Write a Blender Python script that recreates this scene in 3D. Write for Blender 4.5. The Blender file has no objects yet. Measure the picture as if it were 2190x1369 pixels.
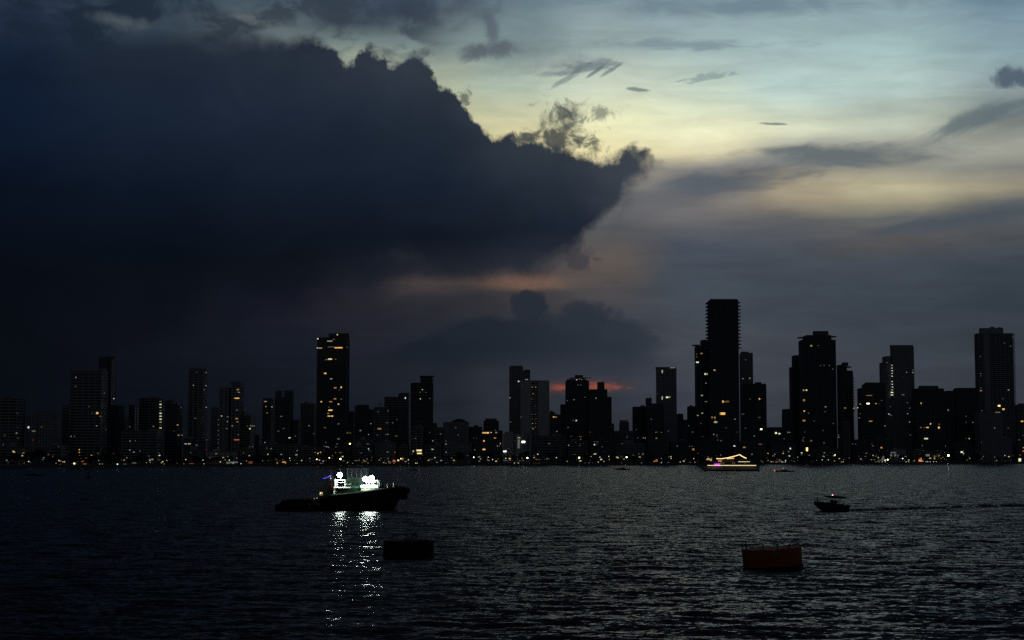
import bpy, math, random
import numpy as np
from mathutils import Vector, noise
R = math.radians
random.seed(7)
scene = bpy.context.scene
COL = scene.collection

# ------------------------------------------------------------------ camera
F = 3500.0; CU = 1095.0; CV = 684.5; H = 13.0; HV = 972.0     # focal length and horizon in photograph pixels, eye height in metres
PITCH = math.atan((HV - CV) / F)
cd = bpy.data.cameras.new("camera"); cam = bpy.data.objects.new("camera", cd); COL.objects.link(cam)
cam.location = (0, 0, H); cam.rotation_euler = (math.pi/2 + PITCH, 0, 0)
cd.sensor_width = 36; cd.lens = 36 * F / 2190; cd.clip_start = 1; cd.clip_end = 60000
scene.camera = cam
scene.view_settings.view_transform = 'Standard'; scene.view_settings.look = 'None'
scene.cycles.use_denoising = False; scene.cycles.use_light_tree = False; scene.cycles.sample_clamp_indirect = 6.0; scene.cycles.max_bounces = 4; scene.cycles.glossy_bounces = 3; scene.cycles.diffuse_bounces = 2
scene.view_settings.exposure = 0; scene.view_settings.gamma = 1
cp, sp = math.cos(PITCH), math.sin(PITCH)
def ray(u, v):
    a = (u - CU) / F; b = (CV - v) / F
    return Vector((a, cp - b * sp, sp + b * cp))
def P(u, v, Y):
    d = ray(u, v); d = d * (Y / d.y); return Vector((d.x, d.y, d.z + H))
def AE(u, v):
    d = ray(u, v).normalized(); return math.degrees(math.atan2(d.x, d.y)), math.degrees(math.asin(d.z))
def lin(c):
    return tuple(((x/255)/12.92 if x <= 10.3 else ((x/255+.055)/1.055)**2.4) for x in c)

# ------------------------------------------------------------------ world: dusk sky with clouds, all in azimuth / elevation of the world
W = bpy.data.worlds.new("World"); scene.world = W; W.use_nodes = True
wt = W.node_tree; wt.nodes.clear()
class S:                                   # tiny wrapper for scalar/vector/colour sockets
    pass
def node(t, tree=wt, **kw):
    n = tree.nodes.new(t)
    for k, v in kw.items(): setattr(n, k, v)
    return n
def setin(n, i, v, tree=wt):
    if isinstance(v, bpy.types.NodeSocket): tree.links.new(v, n.inputs[i])
    else: n.inputs[i].default_value = v
def M(op, a, b=0.0, c=0.0, clamp=False, tree=wt):
    n = node('ShaderNodeMath', tree, operation=op, use_clamp=clamp)
    setin(n, 0, a, tree); setin(n, 1, b, tree); setin(n, 2, c, tree); return n.outputs[0]
def smooth(x, a, b, tree=wt):
    n = node('ShaderNodeMapRange', tree, interpolation_type='SMOOTHSTEP')
    setin(n, 0, x, tree); setin(n, 1, a, tree); setin(n, 2, b, tree); return n.outputs[0]
def mixc(f, a, b, tree=wt, blend='MIX'):
    n = node('ShaderNodeMix', tree, data_type='RGBA', blend_type=blend)
    setin(n, 0, f, tree); setin(n, 6, a, tree); setin(n, 7, b, tree); return n.outputs[2]
def comb(x, y, z=0.0, tree=wt):
    n = node('ShaderNodeCombineXYZ', tree); setin(n, 0, x, tree); setin(n, 1, y, tree); setin(n, 2, z, tree); return n.outputs[0]
def noi(vec, scale, detail=5, rough=.55, tree=wt, dim='3D', lac=2.0, dist=0.0):
    n = node('ShaderNodeTexNoise', tree, noise_dimensions=dim)
    setin(n, 'Vector', vec, tree); n.inputs['Scale'].default_value = scale; n.inputs['Detail'].default_value = detail
    n.inputs['Roughness'].default_value = rough; n.inputs['Lacunarity'].default_value = lac
    n.inputs['Distortion'].default_value = dist
    return n
tc = node('ShaderNodeTexCoord'); sx = node('ShaderNodeSeparateXYZ'); 
nm = node('ShaderNodeVectorMath', operation='NORMALIZE'); wt.links.new(tc.outputs['Generated'], nm.inputs[0]); wt.links.new(nm.outputs[0], sx.inputs[0])
DX, DY, DZ = sx.outputs
AZ = M('MULTIPLY', M('ARCTAN2', DX, DY), 57.29578)
EL = M('MULTIPLY', M('ARCSINE', DZ), 57.29578)
AEV = comb(AZ, EL)
ELMAX = 45.0
def grid(cols, az, el):
    """colour field: one colour ramp over elevation per azimuth column, columns blended smoothly"""
    e = M('DIVIDE', el, ELMAX)
    out = None; prev = None
    for u, stops in cols:
        r = node('ShaderNodeValToRGB'); wt.links.new(e, r.inputs[0]); cr = r.color_ramp; cr.interpolation = 'B_SPLINE' if 0 else 'EASE'
        pts = sorted((max(0.0, min(1.0, AE(u, v)[1] / ELMAX)), lin(c)) for v, c in stops)
        cr.elements[0].position = pts[0][0]; cr.elements[0].color = pts[0][1] + (1,)
        cr.elements[1].position = pts[-1][0]; cr.elements[1].color = pts[-1][1] + (1,)
        for p, c in pts[1:-1]:
            el_ = cr.elements.new(p); el_.color = c + (1,)
        cr.interpolation = 'LINEAR'
        a = AE(u, 600)[0]
        if out is None: out = r.outputs[0]
        else: out = mixc(smooth(az, prev, a), out, r.outputs[0])
        prev = a
    return out
def curve(az, pts, lo=-45, hi=45):
    """elevation of a cloud edge as a function of azimuth"""
    n = node('ShaderNodeFloatCurve'); c = n.mapping.curves[0]
    q = [((AE(u, v)[0] - lo) / (hi - lo), AE(u, v)[1] / 20) for u, v in pts]
    q = [(0.0, q[0][1])] + q + [(1.0, q[-1][1])]
    c.points[0].location = q[0]; c.points[1].location = q[-1]
    for p in q[1:-1]: c.points.new(*p)
    n.mapping.extend = 'HORIZONTAL'; n.mapping.update()
    setin(n, 1, M('DIVIDE', M('SUBTRACT', az, lo), hi - lo)); return M('MULTIPLY', n.outputs[0], 20)
# domain warps (degrees)
def warp(scale, amp, detail, rough, seed, sq=1.0):
    v = comb(AZ, M('MULTIPLY', EL, sq), seed)
    n = noi(v, scale, detail, rough)
    s = node('ShaderNodeSeparateColor'); wt.links.new(n.outputs[1], s.inputs[0])
    return M('MULTIPLY', M('SUBTRACT', s.outputs[0], .5), amp), M('MULTIPLY', M('SUBTRACT', s.outputs[1], .5), amp)
wa, we = warp(.22, 2.2, 4, .5, 3.1, 2.2)
azA = M('ADD', AZ, M('MULTIPLY', wa, 1.6)); elA = M('ADD', EL, M('MULTIPLY', we, .33))
wb, we2 = warp(.5, 2.3, 9, .62, 8.7)
azB = M('ADD', AZ, wb); elB = M('ADD', EL, we2)
A_COLS = [
 (-1400, [(-3000,(9,11,18)),(-400,(19,24,34)),(200,(16,23,34)),(980,(7,9,14))]),
 (0,   [(-3000,(9,10,18)),(-330,(14,17,28)),(-130,(25,33,45)),(0,(40,53,72)),(60,(34,48,68)),(150,(20,30,46)),(500,(9,15,24)),(700,(11,14,22)),(980,(8,10,15))]),
 (300, [(-3000,(11,14,20)),(-330,(17,22,31)),(-130,(32,41,51)),(0,(52,67,82)),(45,(58,72,85)),(110,(32,42,56)),(600,(10,16,24)),(720,(15,19,28)),(850,(12,16,24)),(980,(9,12,17))]),
 (600, [(-3000,(16,19,26)),(-330,(25,30,39)),(-130,(45,54,63)),(0,(72,88,100)),(90,(98,110,112)),(200,(60,70,80)),(560,(16,22,32)),(650,(25,27,37)),(720,(24,28,38)),(850,(19,23,32)),(980,(14,17,23))]),
 (800, [(-3000,(14,16,23)),(-330,(21,25,36)),(-130,(38,47,57)),(0,(62,76,92)),(50,(64,76,88)),(85,(112,128,128)),(125,(152,162,146)),(250,(140,150,140)),(560,(30,34,44)),(640,(38,37,46)),(700,(34,36,46)),(850,(26,31,40)),(980,(21,25,32))]),
 (950, [(-3000,(19,22,29)),(-330,(30,33,45)),(-130,(54,63,71)),(0,(86,102,114)),(100,(128,145,144)),(180,(172,180,156)),(250,(196,194,156)),(560,(48,50,58)),(580,(42,44,53)),(605,(77,68,66)),(640,(44,45,51)),(720,(34,39,49)),(850,(32,37,46)),(980,(28,32,39))]),
 (1100,[(-3000,(24,27,35)),(-330,(37,42,54)),(-130,(66,79,85)),(0,(106,126,136)),(100,(124,143,144)),(180,(168,184,170)),(240,(200,203,170)),(300,(222,210,160)),(400,(120,120,110)),(560,(62,64,70)),(582,(72,68,70)),(604,(116,89,75)),(628,(66,63,66)),(655,(58,58,63)),(720,(44,49,58)),(850,(44,48,57)),(980,(36,40,47))]),
 (1300,[(-3000,(29,32,39)),(-330,(45,51,62)),(-130,(79,92,98)),(0,(127,148,156)),(100,(155,172,171)),(200,(206,215,192)),(270,(240,240,195)),(325,(240,227,175)),(352,(166,159,142)),(420,(102,103,106)),(500,(84,86,90)),(560,(96,87,82)),(620,(76,74,76)),(700,(58,62,70)),(800,(51,56,66)),(980,(42,45,53))]),
 (1500,[(-3000,(30,33,42)),(-330,(46,51,64)),(-130,(81,95,100)),(0,(130,152,161)),(100,(155,177,178)),(200,(197,212,195)),(285,(240,240,201)),(328,(217,208,173)),(350,(130,129,127)),(400,(97,102,108)),(450,(111,109,110)),(520,(72,80,92)),(620,(66,74,84)),(720,(67,72,80)),(850,(60,65,75)),(980,(50,54,62))]),
 (1700,[(-3000,(30,33,42)),(-330,(46,51,64)),(-130,(81,95,100)),(0,(130,152,161)),(100,(162,185,186)),(200,(186,208,201)),(280,(217,221,192)),(308,(175,176,161)),(340,(119,124,126)),(380,(162,152,131)),(425,(159,148,126)),(470,(92,94,96)),(520,(75,80,88)),(620,(62,70,80)),(720,(64,69,78)),(850,(59,64,73)),(980,(50,54,62))]),
 (1900,[(-3000,(31,34,44)),(-330,(48,54,67)),(-130,(84,99,104)),(0,(135,158,167)),(100,(163,189,189)),(200,(177,198,192)),(280,(187,193,175)),(312,(145,148,142)),(350,(135,136,129)),(398,(187,179,148)),(428,(168,162,135)),(465,(93,96,97)),(520,(86,85,86)),(560,(66,73,83)),(650,(58,66,76)),(720,(61,67,76)),(850,(59,64,73)),(980,(50,53,60))]),
 (2190,[(-3000,(24,29,38)),(-330,(38,44,60)),(-130,(66,82,93)),(0,(107,132,149)),(100,(142,167,175)),(200,(135,149,150)),(255,(114,123,122)),(310,(163,165,153)),(350,(130,131,125)),(400,(146,139,120)),(435,(88,94,99)),(500,(78,82,86)),(560,(58,66,76)),(650,(52,60,70)),(720,(56,62,70)),(850,(56,60,68)),(980,(48,51,58))]),
 (3600,[(-3000,(16,20,30)),(-400,(48,60,74)),(200,(93,107,116)),(500,(52,60,70)),(980,(34,38,46))])]
colA = grid(A_COLS, azA, elA)
# thin streaks over the lighter sky
st = noi(comb(M('MULTIPLY', AZ, .35), M('MULTIPLY', EL, 1.5), 5.0), 1.0, 7, .6, dist=.6)
stf = M('MULTIPLY_ADD', st.outputs[0], .50, .75)
st2 = noi(comb(M('ADD', M('MULTIPLY', AZ, .10), M('MULTIPLY', EL, .25)), M('MULTIPLY', EL, 1.1), 15.0), 1.7, 6, .55, dist=.3)
stf = M('MULTIPLY', stf, M('MULTIPLY_ADD', st2.outputs[0], .36, .82))
vm = node('ShaderNodeVectorMath', operation='SCALE'); wt.links.new(colA, vm.inputs[0]); wt.links.new(stf, vm.inputs[3]); colA = vm.outputs[0]
sky = colA
def blob(sky, u, v, ru, rv, ang, col, op, sd, scale=1.2, rough=.62, soft=.45, amp=1.0, thr=.0, sq=1.0, detail=8):
    """a patch of thin cloud round a direction, its outline broken by noise"""
    a0, e0 = AE(u, v); ra, re = ru / 61.1, rv / 61.1; c, s = math.cos(R(ang)), math.sin(R(ang))
    da = M('SUBTRACT', AZ, a0); de = M('SUBTRACT', EL, e0)
    x = M('DIVIDE', M('ADD', M('MULTIPLY', da, c), M('MULTIPLY', de, s)), ra)
    y = M('DIVIDE', M('SUBTRACT', M('MULTIPLY', de, c), M('MULTIPLY', da, s)), re)
    rr = M('SQRT', M('ADD', M('MULTIPLY', x, x), M('MULTIPLY', y, y)))
    n = noi(comb(M('MULTIPLY', x, ra), M('MULTIPLY', y, re * sq), sd), scale, detail, rough, dist=.5)
    f = M('ADD', M('SUBTRACT', 1.0, rr), M('MULTIPLY', M('SUBTRACT', n.outputs[0], .5), amp * 2.2))
    f = M('MULTIPLY', smooth(f, thr, thr + soft), op)
    return mixc(f, sky, lin(col) + (1,))
# thin veils, torn scraps and ripples in front of the light sky
sky = blob(sky, 880, 20, 170, 60, 5, (52,62,78), .85, 1.0, .5, .55, .9, 1.0)
sky = blob(sky, 1055, 105, 85, 28, 8, (86,94,104), .9, 2.0, .8, .62, .7, 1.0)
sky = blob(sky, 1050, 60, 26, 55, 15, (84,94,106), .75, 2.7, 1.0, .6, .7, 1.0)
sky = blob(sky, 1180, 140, 150, 26, 5, (112,124,128), .4, 3.3, .8, .62, 1.1, 1.3)
sky = blob(sky, 1250, 145, 100, 17, 6, (92,106,116), 0.65, 3.0, 1.0, .6, .7, 1.1, sq=3.0)
sky = blob(sky, 1215, 165, 60, 8, 32, (80,94,106), 0.50, 3.8, 1.4, .6, .6, 1.0, sq=3)
sky = blob(sky, 1275, 152, 36, 5, 34, (76,92,106), 0.61, 3.9, 1.4, .6, .6, 1.0, sq=3)
sky = blob(sky, 1310, 148, 34, 5, 30, (80,96,108), 0.58, 4.1, 1.4, .6, .6, 1.0, sq=3)
sky = blob(sky, 1365, 192, 34, 5, -6, (108,124,126), .8, 4.0, 1.4, .6, .6, 1.0, sq=3)
sky = blob(sky, 1510, 165, 75, 10, 5, (124,144,146), .6, 5.0, 1.6, .65, .6, 1.6, sq=2)
sky = blob(sky, 1655, 265, 42, 4, -4, (128,138,128), .85, 6.0, 1.6, .6, .5, .8, sq=3)
sky = blob(sky, 1420, 95, 300, 14, -2, (112,132,142), .6, 7.0, .8, .6, .9, 1.2, sq=3)
sky = blob(sky, 1600, 12, 420, 30, -2, (96,118,134), .55, 7.4, .5, .6, .9, 1.2, sq=3)
sky = blob(sky, 2165, 165, 62, 26, -8, (78,92,108), .9, 9.0, .9, .6, .6, 1.0)
sky = blob(sky, 2100, 250, 190, 26, 17, (96,110,116), .85, 9.5, .6, .58, .8, .8, sq=3)
sky = blob(sky, 1800, 330, 250, 30, -3, (98,107,111), .9, 10., .5, .58, .7, .8, sq=3)
sky = blob(sky, 1560, 385, 240, 34, 4, (84,92,102), .8, 10.5, .5, .58, .8, .7, sq=3)
sky = blob(sky, 2060, 470, 320, 26, 8, (72,80,90), .8, 11., .45, .58, .8, .8, sq=3)
sky = blob(sky, 1310, 560, 150, 50, -12, (93,87,83), .25, 12., .7, .6, .8, 1.2)
sky = blob(sky, 1140, 612, 120, 12, -2, (124,96,80), .35, 12.6, .6, .6, .8, 1.0, sq=2)
# large dark cloud
B_COLS = [
 (-1400,[(-3000,(20,28,40)),(0,(16,24,38)),(980,(6,8,13))]),
 (0,   [(-600,(22,33,50)),(0,(23,34,51)),(100,(18,30,49)),(250,(14,26,45)),(400,(10,18,32)),(550,(8,13,22)),(700,(8,12,19))]),
 (300, [(0,(38,50,66)),(100,(29,39,54)),(250,(25,36,53)),(400,(13,22,36)),(550,(9,15,24)),(700,(12,15,23))]),
 (600, [(0,(44,54,66)),(100,(38,47,60)),(250,(29,38,54)),(400,(18,27,41)),(550,(13,18,27)),(650,(17,21,31))]),
 (900, [(50,(52,60,72)),(150,(46,54,65)),(250,(35,44,57)),(400,(22,31,46)),(500,(17,23,34)),(600,(26,30,39))]),
 (1200,[(200,(60,68,74)),(300,(50,58,67)),(400,(38,46,58)),(500,(27,35,48)),(560,(38,43,53))]),
 (1420,[(340,(60,66,75)),(450,(62,67,75))])]
colB = grid(B_COLS, azA, M('ADD', EL, M('MULTIPLY', we, .5)))
bn = noi(comb(AZ, M('MULTIPLY', EL, 1.5), 31.), .33, 6, .55, dist=.8)
vm = node('ShaderNodeVectorMath', operation='SCALE'); wt.links.new(colB, vm.inputs[0]); wt.links.new(M('MULTIPLY_ADD', bn.outputs[0], .5, .75), vm.inputs[3]); colB = vm.outputs[0]
top = curve(azB, [(-900,30),(0,52),(150,66),(260,86),(400,52),(560,70),(620,95),(700,98),(735,122),(760,140),(785,112),(808,92),(838,132),(872,118),(905,108),(930,135),(955,180),(985,215),(1005,250),(1035,278),(1110,298),(1160,310),(1200,318),(1260,342),(1340,342),(1372,326),(1402,340),(1440,400),(1500,600)])
bot = curve(azB, [(-900,2000),(300,760),(500,700),(700,650),(850,625),(950,618),(1050,606),(1150,585),(1200,560),(1250,522),(1300,468),(1340,424),(1378,388),(1412,360),(1440,340)])
# crisp near the sunlit edge, vague at the far left
softw = M('MULTIPLY_ADD', smooth(AZ, AE(750,0)[0], AE(250,0)[0]), 1.3, .15)
mt = M('DIVIDE', M('SUBTRACT', top, elB), softw)
mt = smooth(mt, -.8, 1.5)
mb = smooth(M('SUBTRACT', elB, bot), -.35, M('MULTIPLY_ADD', smooth(AZ, AE(1250,0)[0], AE(800,0)[0]), .8, .7))
mB = M('MULTIPLY', mt, mb)
sky = mixc(mB, sky, colB)
dk = noi(comb(AZ, M('MULTIPLY', EL, 1.7), 61.), .42, 7, .6, dist=.4)
dkm = M('MULTIPLY', smooth(dk.outputs[0], .43, .60), M('MULTIPLY', smooth(EL, AE(300,150)[1], AE(300,70)[1]), smooth(AZ, AE(1010,0)[0], AE(860,0)[0])))
sky = mixc(M('MULTIPLY', dkm, .78), sky, mixc(smooth(AZ, AE(200,0)[0], AE(800,0)[0]), lin((25,35,50)) + (1,), lin((50,59,72)) + (1,)))
sky = blob(sky, 1120, 110, 170, 38, 4, (104,116,122), .45, 30.9, .6, .6, 1.2, 1.0)
# torn towers on its sunward edge
sky = blob(sky, 1200, 250, 60, 62, -10, (78,86,84), .8, 21., 1.3, .64, 1.0, 2.0, .1, detail=9)
sky = blob(sky, 1240, 290, 85, 45, -28, (66,74,76), .85, 22., 1.3, .64, .9, 2.0, .1, detail=9)
sky = blob(sky, 1195, 300, 60, 26, -8, (54,62,68), .9, 21.6, 1.2, .64, .6, 1.4)
sky = blob(sky, 1295, 243, 38, 20, 10, (112,118,108), .75, 23., 1.6, .68, .9, 2.0)
sky = blob(sky, 1130, 290, 45, 17, 0, (64,72,75), .85, 24., 1.6, .68, .7, 1.8)
sky = blob(sky, 994, 208, 15, 22, 0, (84,92,88), .8, 25., 2.0, .68, .8, 1.8)
sky = blob(sky, 905, 112, 34, 17, 0, (82,92,96), .75, 26., 1.8, .66, .9, 1.8)
sky = blob(sky, 1357, 322, 14, 14, 0, (84,90,86), .8, 27., 2.0, .66, .8, 1.6)
sky = blob(sky, 1235, 550, 48, 30, 10, (56,57,65), .7, 28., 1.4, .66, .9, 1.9)
sky = blob(sky, 1330, 455, 150, 26, 62, (74,78,84), .35, 29.6, .7, .6, 1.0, 1.2)
sky = blob(sky, 255, 45, 75, 18, -8, (88,98,104), .6, 29.9, .9, .6, 1.2, 1.3)
sky = blob(sky, 545, 46, 40, 11, -18, (96,104,106), .6, 30.4, 1.2, .62, .9, 1.6)
# second, lower cumulus behind the skyline
top2 = curve(azB, [(-900,900),(700,800),(850,745),(920,705),(960,684),(1000,672),(1050,668),(1090,664),(1150,662),(1200,664),(1232,646),(1265,648),(1300,666),(1340,672),(1390,690),(1450,720),(1700,820)])
m2 = smooth(M('SUBTRACT', M('ADD', top2, M('MULTIPLY', we2, .35)), elB), -.05, .35)
low2 = smooth(EL, AE(1100, 830)[1], AE(1100, 740)[1])
m2 = M('MULTIPLY', M('MULTIPLY', M('MULTIPLY', m2, low2), .93), smooth(AZ, AE(1455,0)[0], AE(1330,0)[0]))
c2 = mixc(smooth(AZ, AE(900,0)[0], AE(1400,0)[0]), lin((26,32,41)) + (1,), lin((43,49,60)) + (1,))
sky = mixc(m2, sky, c2)
sky = blob(sky, 1132, 654, 50, 40, 0, (38,44,54), .95, 46., 1.6, .62, .3, .45)
sky = blob(sky, 1250, 670, 62, 30, 0, (41,47,57), .7, 46.5, 1.6, .62, .4, .7)
sky = blob(sky, 1240, 682, 90, 38, 0, (44,50,60), .6, 47., 1.0, .62, .5, 1.0)
sky = blob(sky, 1345, 712, 95, 34, 0, (48,54,64), .6, 48., 1.0, .62, .6, 1.0)
sky = blob(sky, 1000, 702, 110, 42, 0, (34,40,50), .5, 49., .9, .62, .7, 1.0)
sky = blob(sky, 1245, 829, 98, 12, 0, (172,86,58), .8, 44., 1.4, .6, .9, 1.1, sq=2.5)
sky = blob(sky, 1225, 828, 190, 26, 0, (92,62,58), .35, 45., .6, .55, .9, .6, sq=2.5)
# the sky behind the viewer is the dark side of dusk
front = smooth(DY, -.25, .75)
sky = mixc(front, (0.017, .021, .028, 1), sky)
bg = node('ShaderNodeBackground'); wo = node('ShaderNodeOutputWorld')
wt.links.new(sky, bg.inputs[0]); bg.inputs[1].default_value = 1.0; wt.links.new(bg.outputs[0], wo.inputs[0])
W.cycles.sampling_method = 'MANUAL'; W.cycles.sample_map_resolution = 512
# sun: already at the horizon behind the clouds, almost nothing left of it
sl = bpy.data.lights.new("sun", 'SUN'); sl.energy = .004; sl.angle = R(12); sl.color = (1, .82, .62)
so = bpy.data.objects.new("sun", sl); COL.objects.link(so); so.rotation_euler = (R(80), 0, R(-8))

# ------------------------------------------------------------------ materials
def mat(name, col, rough=.7, metal=0.0, var=.25, scale=.8, spec=.3):
    m = bpy.data.materials.new(name); m.use_nodes = True; t = m.node_tree; b = t.nodes['Principled BSDF']
    tcn = node('ShaderNodeTexCoord', t)
    n = noi(tcn.outputs['Object'], scale, 5, .6, tree=t)
    f = M('MULTIPLY_ADD', n.outputs[0], 2 * var, 1 - var, tree=t)
    v = node('ShaderNodeVectorMath', t, operation='SCALE'); v.inputs[0].default_value = col; t.links.new(f, v.inputs[3])
    t.links.new(v.outputs[0], b.inputs['Base Color'])
    t.links.new(M('MULTIPLY_ADD', n.outputs[0], .2, rough - .1, tree=t), b.inputs['Roughness'])
    b.inputs['Metallic'].default_value = metal; b.inputs['Specular IOR Level'].default_value = spec
    return m
def emat(name, col, s):
    m = bpy.data.materials.new(name); m.use_nodes = True; t = m.node_tree; b = t.nodes['Principled BSDF']
    b.inputs['Base Color'].default_value = (.2,.2,.2,1); b.inputs['Emission Color'].default_value = col + (1,); b.inputs['Emission Strength'].default_value = s
    return m
# one material for every lit pane / lamp: colour and brightness come from the object's own colour
LIT = bpy.data.materials.new('lit_glass'); LIT.use_nodes = True
_t = LIT.node_tree; _b = _t.nodes['Principled BSDF']; _oi = node('ShaderNodeObjectInfo', _t)
_tc = node('ShaderNodeTexCoord', _t); _n = noi(_tc.outputs['Object'], 2.3, 2, .5, tree=_t)
_t.links.new(_oi.outputs['Color'], _b.inputs['Emission Color'])
_t.links.new(M('MULTIPLY', M('MULTIPLY', _oi.outputs['Alpha'], 6.0, tree=_t), M('MULTIPLY_ADD', _n.outputs[0], 1.4, .3, tree=_t), tree=_t), _b.inputs['Emission Strength'])
_b.inputs['Base Color'].default_value = (.1,.1,.1,1); LIT.cycles.emission_sampling = 'NONE'
MC = {
 'white': mat('white_render', (.55,.55,.53)), 'grey': mat('grey_concrete', (.32,.33,.34)), 'beige': mat('beige_render', (.38,.34,.28)),
 'dark': mat('dark_cladding', (.14,.15,.17)), 'brick': mat('brick', (.28,.18,.13)),
 'glass': mat('dark_glass', (.012,.015,.02), .12, 0, .1, .2, .5), 'roof': mat('roof_felt', (.08,.08,.085)),
 'metal': mat('grey_metal', (.2,.2,.21), .45, .6), 'leaf': mat('leaves', (.035,.05,.022), .8), 'bark': mat('bark', (.08,.06,.045), .9),
 'hull': mat('black_hull', (.006,.006,.007), .5, 0, .3, 2), 'rubber': mat('rubber', (.006,.006,.006), .85),
 'tugwhite': mat('white_ship_paint', (.78,.8,.76), .45, 0, .08), 'housepaint': mat('grey_wheelhouse_paint', (.022,.027,.025), .5), 'darkgreen': mat('dark_green_ship_paint', (.008,.022,.015), .5), 'green': mat('green_ship_paint', (.05,.16,.09), .5), 'deck': mat('deck_paint', (.1,.12,.1), .8),
 'orange': mat('weathered_orange_paint', (.36,.085,.03), .75, 0, .45, 1.1), 'black': mat('black_paint', (.012,.011,.011), .8, 0, .4, 1.5),
 'boat': mat('boat_hull_paint', (.06,.065,.08), .4), 'boatwhite': mat('boat_white', (.3,.31,.33), .4), 'red': mat('red_paint', (.3,.02,.015), .5),
 'ground': mat('ground', (.06,.06,.05), .95), 'stone': mat('sea_wall_stone', (.12,.12,.115), .9), 'skin': mat('skin', (.3,.17,.11), .6), 'cloth': mat('dark_cloth', (.05,.05,.07), .9), 'hair': mat('hair', (.01,.01,.01), .7),
 'blue': emat('blue_light', (.05,.03,1.0), 1.2),
}
FL = emat('floodlight_glass', (.86, 1.0, .90), 45.0)

# ------------------------------------------------------------------ mesh helpers
class MB:
    def __init__(s): s.v = []; s.f = []
    def box(s, x0, x1, y0, y1, z0, z1):
        b = len(s.v)
        s.v += [(x0,y0,z0),(x1,y0,z0),(x1,y1,z0),(x0,y1,z0),(x0,y0,z1),(x1,y0,z1),(x1,y1,z1),(x0,y1,z1)]
        s.f += [(b,b+3,b+2,b+1),(b+4,b+5,b+6,b+7),(b,b+1,b+5,b+4),(b+1,b+2,b+6,b+5),(b+2,b+3,b+7,b+6),(b+3,b,b+4,b+7)]; return s
    def tube(s, pts, r, n=8, r1=None, cap=True):
        pts = [Vector(p) for p in pts]; b = len(s.v); m = len(pts)
        for i, p in enumerate(pts):
            d = (pts[min(i+1, m-1)] - pts[max(i-1, 0)]).normalized()
            a = d.cross(Vector((0,0,1))); a = Vector((1,0,0)) if a.length < 1e-3 else a.normalized(); c = d.cross(a)
            rr = r if r1 is None else r + (r1 - r) * i / (m - 1)
            for k in range(n):
                t = 2*math.pi*k/n; s.v.append(tuple(p + a*math.cos(t)*rr + c*math.sin(t)*rr))
        for i in range(m-1):
            for k in range(n):
                k2 = (k+1) % n; s.f.append((b+i*n+k, b+i*n+k2, b+(i+1)*n+k2, b+(i+1)*n+k))
        if cap: s.f.append(tuple(b+k for k in range(n))[::-1]); s.f.append(tuple(b+(m-1)*n+k for k in range(n)))
        return s
    def ball(s, c, r, nu=10, nv=6, sz=1.0):
        b = len(s.v); c = Vector(c)
        for i in range(nv+1):
            ph = math.pi*i/nv
            for k in range(nu):
                t = 2*math.pi*k/nu; s.v.append((c.x+r*math.sin(ph)*math.cos(t), c.y+r*math.sin(ph)*math.sin(t), c.z+r*math.cos(ph)*sz))
        for i in range(nv):
            for k in range(nu):
                k2 = (k+1) % nu; s.f.append((b+i*nu+k, b+(i+1)*nu+k, b+(i+1)*nu+k2, b+i*nu+k2))
        return s
    def prism(s, poly, y0, y1):          # poly in x,z
        b = len(s.v); n = len(poly)
        s.v += [(x, y0, z) for x, z in poly] + [(x, y1, z) for x, z in poly]
        s.f.append(tuple(range(b, b+n))); s.f.append(tuple(range(b+2*n-1, b+n-1, -1)))
        for i in range(n):
            j = (i+1) % n; s.f.append((b+j, b+i, b+n+i, b+n+j))
        return s
    def torus(s, c, r, r2, axis='y', n=16, m=8):
        b = len(s.v)
        for i in range(n):
            t = 2*math.pi*i/n
            for k in range(m):
                q = 2*math.pi*k/m; rr = r + r2*math.cos(q); h = r2*math.sin(q)
                p = (rr*math.cos(t), h, rr*math.sin(t)) if axis == 'y' else ((h, rr*math.cos(t), rr*math.sin(t)) if axis == 'x' else (rr*math.cos(t), rr*math.sin(t), h))
                s.v.append((c[0]+p[0], c[1]+p[1], c[2]+p[2]))
        for i in range(n):
            for k in range(m):
                i2, k2 = (i+1) % n, (k+1) % m; s.f.append((b+i*m+k, b+i*m+k2, b+i2*m+k2, b+i2*m+k))
        return s
    def mesh(s, name, m, sm=False):
        me = bpy.data.meshes.new(name); me.from_pydata(s.v, [], s.f); me.materials.append(m); me.update()
        if sm: me.shade_smooth()
        return me
    def build(s, name, m, parent=None, sm=False):
        o = bpy.data.objects.new(name, s.mesh(name, m, sm)); COL.objects.link(o); o.parent = parent; return o
def thing(name, label, cat, loc=(0,0,0), rz=0.0, group=None):
    o = bpy.data.objects.new(name, None); COL.objects.link(o); o.location = loc; o.rotation_euler = (0, 0, rz); o.empty_display_size = .5
    o['label'] = label; o['category'] = cat
    if group: o['group'] = group
    return o
def inst(name, me, parent=None, loc=(0,0,0), sc=(1,1,1), rot=(0,0,0), col=None):
    o = bpy.data.objects.new(name, me); COL.objects.link(o); o.parent = parent; o.location = loc; o.scale = sc; o.rotation_euler = rot
    if col: o.color = col
    return o
UNIT = MB().box(-.5,.5,-.5,.5,-.5,.5).mesh('window', LIT)
GLOBE = MB().ball((0,0,0), 1, 8, 6).mesh('globe', LIT, True)
COLS = {'W': (.95,.97,.92), 'w': (.9,.92,.85), 'Y': (1.0,.82,.42), 'O': (1.0,.55,.16), 'R': (1.0,.30,.12), 'r': (1,.05,.03), 'G': (.9,1.0,.6), 'C': (.3,.9,.85), 'B': (.35,.4,1.0)}
def ordinal(i): return ['first','second','third','fourth','fifth','sixth','seventh','eighth','ninth','tenth','eleventh','twelfth','thirteenth','fourteenth','fifteenth','sixteenth','seventeenth','eighteenth','nineteenth','twentieth','twenty-first','twenty-second'][i]

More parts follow.
